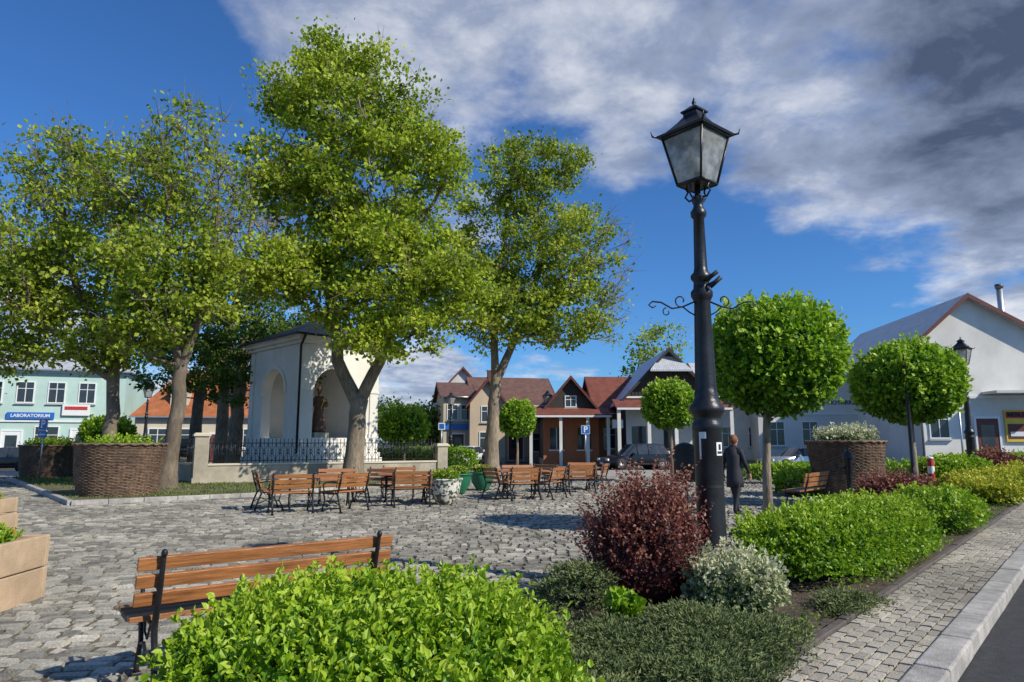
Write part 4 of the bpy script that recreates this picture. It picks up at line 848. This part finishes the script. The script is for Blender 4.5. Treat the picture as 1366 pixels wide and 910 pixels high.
# ---------------------------------------------------------------- signs
def psign(x,y,z,s,yaw=0,arrow=False,name='parking_sign'):
    p=Parts(); p['pole'].tube([(0,.03,0),(0,.03,z+s/2)],.03,M['metal'],8); p['plate'].box((0,-.01,z),(s,.02,s),M['blue'])
    for (c,d) in (((0,s/2-.01),(s,.02)),((0,-s/2+.01),(s,.02)),((s/2-.01,0),(.02,s)),((-s/2+.01,0),(.02,s))): p['border'].box((c[0],-.025,z+c[1]),(d[0]*.96,.006,d[1]*.96),M['white'])
    if arrow:
        p['arrow_plate'].box((0,-.01,z-s*.85),(s,.02,s*.5),M['blue']); p['arrow'].box((.02,-.025,z-s*.85),(s*.6,.006,.05),M['white']); p['arrow'].prism([(-s*.38,z-s*.85),(-s*.2,z-s*.85+.09),(-s*.2,z-s*.85-.09)],'y',-.028,-.022,M['white'])
    e=p.build(name,(x,y,0),yaw); text(e,'P',(0,-.03,z),s*.95,M['white'],bold=.012)
psign(-19.75,29,2.35,.50,D2R(-20),True); psign(4.7,44,2.4,.55)
mb=MB(); mb.tube([(0,0,0),(0,0,2.6)],.03,M['metal'],8); mb.box((0,-.04,2.0),(.9,.02,.35),M['white']); mb.box((0,-.055,2.0),(.7,.01,.1),M['blue']); mb.box((0,-.04,1.5),(.9,.02,.35),M['blue']); mb.obj('direction_sign',loc=(-24.6,32,0),yaw=-.3)
mb=MB(); mb.tube([(0,0,0),(0,0,3.0)],.03,M['metal'],8); mb.box((0,-.04,2.75),(.5,.02,.5),M['white']); mb.box((0,-.055,2.75),(.36,.01,.36),M['blue']); mb.obj('information_sign',loc=(-5.1,50,0))
# ---------------------------------------------------------------- cars
def car(x,y,yaw,paint,suv=False,L_=4.3):
    p=Parts(); b=p['body']; hw=.88; zb=.28; bl=.98 if suv else .88; rf=1.66 if suv else 1.45
    st=[(-.5,.62,.60,.60),(-.47,.8,.78,.78),(-.30,.86,.90,.90),(-.20,.88,bl,bl),(-.06,.88,bl+.02,rf-.06),(.06,.88,bl+.02,rf),(.25,.88,bl+.03,rf-.01),(.38,.87,bl+.04,rf-.08),(.455,.84,bl+.02,bl+.06),(.49,.8,.8,.8),(.5,.7,.62,.62)]
    vs=[];n=14
    for (t,w,be,ro) in st:
        cab=ro>be+.1; wr=w*(.78 if cab else .9)
        half=[(w*.85,zb),(w,zb+.12),(w*1.01,.6 if be>.62 else be-.02),(w*.97,be),(wr,ro-(.05 if cab else .01)),(wr*.8,ro),(wr*.3,ro+.01)]
        for s_ in half: vs.append((t*L_,-s_[0],s_[1]))
        for s_ in half[::-1]: vs.append((t*L_,s_[0],s_[1]))
    body=[];gl=[]
    for i in range(len(st)-1):
        c0=st[i][3]>st[i][2]+.1; c1=st[i+1][3]>st[i+1][2]+.1
        for k in range(n):
            f=(i*n+k,i*n+(k+1)%n,(i+1)*n+(k+1)%n,(i+1)*n+k)
            if (k in(3,9) and (c0 or c1)) or (k in(4,5,6,7,8) and (c0!=c1)): gl.append(f)
            else: body.append(f)
    body+= [tuple(range(n))[::-1],tuple((len(st)-1)*n+k for k in range(n))]
    b.add(vs,body,M[paint],True); b.add(vs,gl,M['glass'],True)
    for sx in(-.31,.31):
        for sy in(-1,1):
            p['wheels'].tube([(sx*L_,sy*.70,.33),(sx*L_,sy*.90,.33)],.33,M['rubber'],18); p['wheels'].tube([(sx*L_,sy*.89,.33),(sx*L_,sy*.915,.33)],.2,M['metal'],12); p['arches'].tube([(sx*L_,sy*.60,.36),(sx*L_,sy*.893,.36)],.40,M['black'],18)
    for sy in(-1,1):
        p['lights'].box((-.485*L_,sy*.62,.68),(.1,.3,.13),M['white']); p['lights'].box((.492*L_,sy*.66,.8),(.08,.2,.25),M['lamp_tail']); p['mirrors'].box((-.13*L_,sy*1.0,bl+.05),(.12,.2,.13),M[paint])
        for xx in(-.05,.12): p['pillars'].tube([(xx*L_,sy*.86,bl),(xx*L_+.05,sy*.70,rf-.05)],.03,M['black'],5)
        p['trim'].box((.03*L_,sy*.9,.42),(L_*.42,.03,.08),M['black'])
    p['bumper'].box((-.497*L_,0,.45),(.08,1.3,.14),M['black']); p['bumper'].box((-.503*L_,0,.45),(.03,.5,.11),M['white'])
    p.build('parked_car',(x,y,-.13),yaw)
car(7.7,43.5,D2R(18),'carblack',True,4.5); car(17.6,42.5,D2R(10),'carsilver',False,4.4); car(-3.4,52,D2R(75),'carwhite',False,4.2); car(-29.5,40,D2R(20),'carblack',False,4.3); car(-26,45,D2R(15),'carwhite',False,4.3)
# ---------------------------------------------------------------- person
def person(x,y,yaw):
    V=[];E=[];Rd=[]
    def v(p,r,par=None):
        V.append(p);Rd.append(r); i=len(V)-1
        if par is not None: E.append((par,i))
        return i
    pel=v((0,0,.93),(.17,.13)); wa=v((0,0,1.08),(.15,.115),pel); ch=v((0,.01,1.28),(.18,.125),wa); sh=v((0,0,1.43),(.13,.09),ch); nk=v((0,.01,1.51),(.055,.055),sh); hd=v((0,.03,1.58),(.075,.085),nk); ht=v((0,.03,1.66),(.078,.09),hd)
    for s_,sw in((-1,.22),(1,-.16)):
        hp=v((s_*.095,.0,.84),(.105,.11),pel); kn=v((s_*.1,sw*.55,.48),(.065,.07),hp); an=v((s_*.1,sw-.06 if sw<0 else sw,.10),(.042,.045),kn); hl=v((s_*.1,sw+.02,.05),(.04,.04),an); v((s_*.11,sw+.14,.03),(.035,.025),hl)
        so=v((s_*.17,0,1.40),(.07,.07),sh); el=v((s_*.235,-sw*.35,1.12),(.052,.052),so); wr=v((s_*.24,-sw*.8+.08,.90),(.034,.034),el); pa=v((s_*.24,-sw*.8+.11,.83),(.028,.036),wr)
        for k in range(4): 
            f=v((s_*.245,-sw*.8+.085+.018*k,.775),(.010,.010),pa); f2=v((s_*.235,-sw*.8+.09+.018*k,.745-.004*abs(k-2)),(.009,.009),f); v((s_*.22,-sw*.8+.09+.018*k,.725-.004*abs(k-2)),(.008,.008),f2)
        th=v((s_*.225,-sw*.8+.15,.82),(.011,.011),pa); v((s_*.215,-sw*.8+.165,.785),(.009,.009),th)
    me=bpy.data.meshes.new('pb'); me.from_pydata(V,E,[]); o=bpy.data.objects.new('pb',me); COL.objects.link(o)
    sk=o.modifiers.new('s','SKIN'); 
    for i,r in enumerate(Rd): me.skin_vertices[0].data[i].radius=r
    me.skin_vertices[0].data[0].use_root=True
    ss=o.modifiers.new('u','SUBSURF'); ss.levels=2; ss.render_levels=2
    dg=bpy.context.evaluated_depsgraph_get(); m2=bpy.data.meshes.new_from_object(o.evaluated_get(dg)); bpy.data.objects.remove(o)
    m2.materials.clear()
    for k in('coat','trouser','skin','hair','shoe'): m2.materials.append(M[k])
    for pl in m2.polygons:
        c=pl.center; pl.use_smooth=True
        if c.z>1.50: k=3 if (c.z>1.64 or c.y<.02) else 2
        elif c.z<.10: k=4
        elif abs(c.x)>.19 and c.z<.90: k=2
        elif c.z<.80: k=1
        else: k=0
        pl.material_index=k
    e=empty('walking_person',(x,y,.01),yaw); bo=bpy.data.objects.new('body',m2); COL.objects.link(bo); bo.parent=e
    h=MB(); h.ball((0,.035,1.63),(.078,.095,.115),M['skin'],16,12); h.ball((0,.012,1.655),(.092,.105,.11),M['hair'],16,12); h.tube([(0,.128,1.64),(0,.15,1.605)],[.008,.014],M['skin'],6)
    for s_ in(-1,1): h.ball((s_*.03,.118,1.645),(.012,.01,.008),M['white'],8,6); h.ball((s_*.03,.127,1.645),(.005,.004,.006),M['black'],6,4); h.ball((s_*.082,.03,1.625),(.012,.02,.03),M['skin'],8,6)
    h.box((0,.125,1.575),(.045,.012,.010),M['red']); h.obj('head',e)
    c=MB(); c.lathe([(.19,.60),(.185,.75),(.175,.95),(.155,1.08),(.18,1.28),(.15,1.40),(.07,1.50)],(0,0,0),M['coat'],18); c.lathe([(.075,1.44),(.085,1.52),(.07,1.53)],(0,.01,0),M['coat'],14); c.obj('coat_skirt',e)
person(5.0,15.6,D2R(-50))
# ---------------------------------------------------------------- world
SUN=Vector((.86,-.51,0)).normalized(); EL=D2R(37)
w=bpy.data.worlds.new("World"); scene.world=w; w.use_nodes=True; nt=w.node_tree; L=nt.links.new; bg=nt.nodes['Background']
sky=N(nt,'ShaderNodeTexSky',sky_type='NISHITA'); sky.sun_disc=False; sky.sun_elevation=EL; sky.sun_rotation=math.atan2(SUN.x,SUN.y); sky.air_density=1.; sky.dust_density=.3; sky.ozone_density=3
tint=N(nt,'ShaderNodeMixRGB',blend_type='MULTIPLY'); tint.inputs[0].default_value=1; L(sky.outputs[0],tint.inputs[1]); tint.inputs[2].default_value=(.38,.72,1.12,1)
tc=N(nt,'ShaderNodeTexCoord'); sep=N(nt,'ShaderNodeSeparateXYZ'); L(tc.outputs['Generated'],sep.inputs[0])
def mth(op,a,b_=None,c=None,clamp=False):
    n=N(nt,'ShaderNodeMath',operation=op); n.use_clamp=clamp
    for i,q in enumerate((a,b_,c)):
        if q is None: continue
        if isinstance(q,(int,float)): n.inputs[i].default_value=q
        else: L(q,n.inputs[i])
    return n.outputs[0]
z=mth('ADD',mth('MAXIMUM',sep.outputs[2],0.),.22); cx=mth('DIVIDE',sep.outputs[0],z); cy=mth('DIVIDE',sep.outputs[1],z)
cb=N(nt,'ShaderNodeCombineXYZ'); L(cx,cb.inputs[0]); L(cy,cb.inputs[1])
def noise(sc,det,ro,vec,dist=0.,offs=0):
    mp=N(nt,'ShaderNodeMapping'); mp.inputs['Location'].default_value=(offs,offs*.7,0); L(vec,mp.inputs[0])
    n=N(nt,'ShaderNodeTexNoise'); n.inputs['Scale'].default_value=sc; n.inputs['Detail'].default_value=det; n.inputs['Roughness'].default_value=ro; n.inputs['Distortion'].default_value=dist; L(mp.outputs[0],n.inputs['Vector']); return n.outputs['Fac']
n1=noise(2.4,11,.54,cb.outputs[0],.12,3.1); n2=noise(5.5,9,.58,cb.outputs[0],.1,7.7)
def blob(az,el,rad):
    a,e_=D2R(az),D2R(el); c=(math.sin(a)*math.cos(e_),math.cos(a)*math.cos(e_),math.sin(e_))
    d=N(nt,'ShaderNodeVectorMath',operation='DOT_PRODUCT'); L(tc.outputs['Generated'],d.inputs[0]); d.inputs[1].default_value=c
    mr=N(nt,'ShaderNodeMapRange',interpolation_type='SMOOTHSTEP'); mr.inputs[1].default_value=math.cos(D2R(rad)); mr.inputs[2].default_value=1; mr.inputs[3].default_value=0; mr.inputs[4].default_value=1; L(d.outputs['Value'],mr.inputs[0]); return mr.outputs[0]
cov=mth('ADD',mth('MULTIPLY',n1,.62),mth('MULTIPLY',n2,.38))
for az,el,rad,wt in [(2,33,18,.10),(-14,34,14,.10),(16,31,15,.06),(30,29,16,.09),(42,24,14,.17),(25,21,8,.11),(33,15,8,.13),(40,11,9,.12),(9.5,21.5,5,.11),(-38,8,8,.18),(-8,4,7,.18),(-25,5,8,.12),
   (-36,26,15,-.25),(15,14,9,-.18),(7,15,10,-.14),(25,9,9,-.12),(-20,18,10,-.15),(60,30,20,.15)]:
    cov=mth('ADD',cov,mth('MULTIPLY',blob(az,el,rad),wt))
mr=N(nt,'ShaderNodeMapRange',interpolation_type='SMOOTHSTEP'); L(cov,mr.inputs[0]); mr.inputs[1].default_value=.50; mr.inputs[2].default_value=.70
dens=mr.outputs[0]
n3=noise(4.0,9,.6,cb.outputs[0],.2,1.3)
sh=mth('ADD',n3,mth('MULTIPLY',mth('SUBTRACT',cov,.62),.45)); sh=mth('ADD',sh,mth('MULTIPLY',blob(43,24,16),.32)); sh=mth('ADD',sh,mth('MULTIPLY',blob(28,32,18),.08))
cr=N(nt,'ShaderNodeValToRGB'); e_=cr.color_ramp.elements; e_[0].position=.38; e_[0].color=(6.8,7.0,7.4,1); e_[1].position=.95; e_[1].color=(.65,.82,1.25,1); x_=cr.color_ramp.elements.new(.60); x_.color=(2.9,3.4,4.6,1)
L(sh,cr.inputs[0])
mix=N(nt,'ShaderNodeMixRGB'); L(mth('MULTIPLY',dens,.90),mix.inputs[0]); L(tint.outputs[0],mix.inputs[1]); L(cr.outputs[0],mix.inputs[2]); L(mix.outputs[0],bg.inputs[0]); bg.inputs[1].default_value=.12
sd=bpy.data.lights.new('sun','SUN'); sd.energy=5.0; sd.angle=D2R(.53); sd.color=(1,.94,.82); so=bpy.data.objects.new('sun',sd); COL.objects.link(so)
dv=Vector((SUN.x*math.cos(EL),SUN.y*math.cos(EL),math.sin(EL))); so.rotation_euler=dv.to_track_quat('Z','Y').to_euler(); so.location=dv*50
cd=bpy.data.cameras.new('camera'); cd.lens=24; cd.sensor_width=36; cd.clip_start=.05; cd.clip_end=3000; co=bpy.data.objects.new('camera',cd); COL.objects.link(co); co.location=(0,0,1.6); co.rotation_euler=(D2R(90+8.44),0,0); scene.camera=co
scene.view_settings.view_transform='Standard'; scene.view_settings.look='None'; scene.view_settings.exposure=0
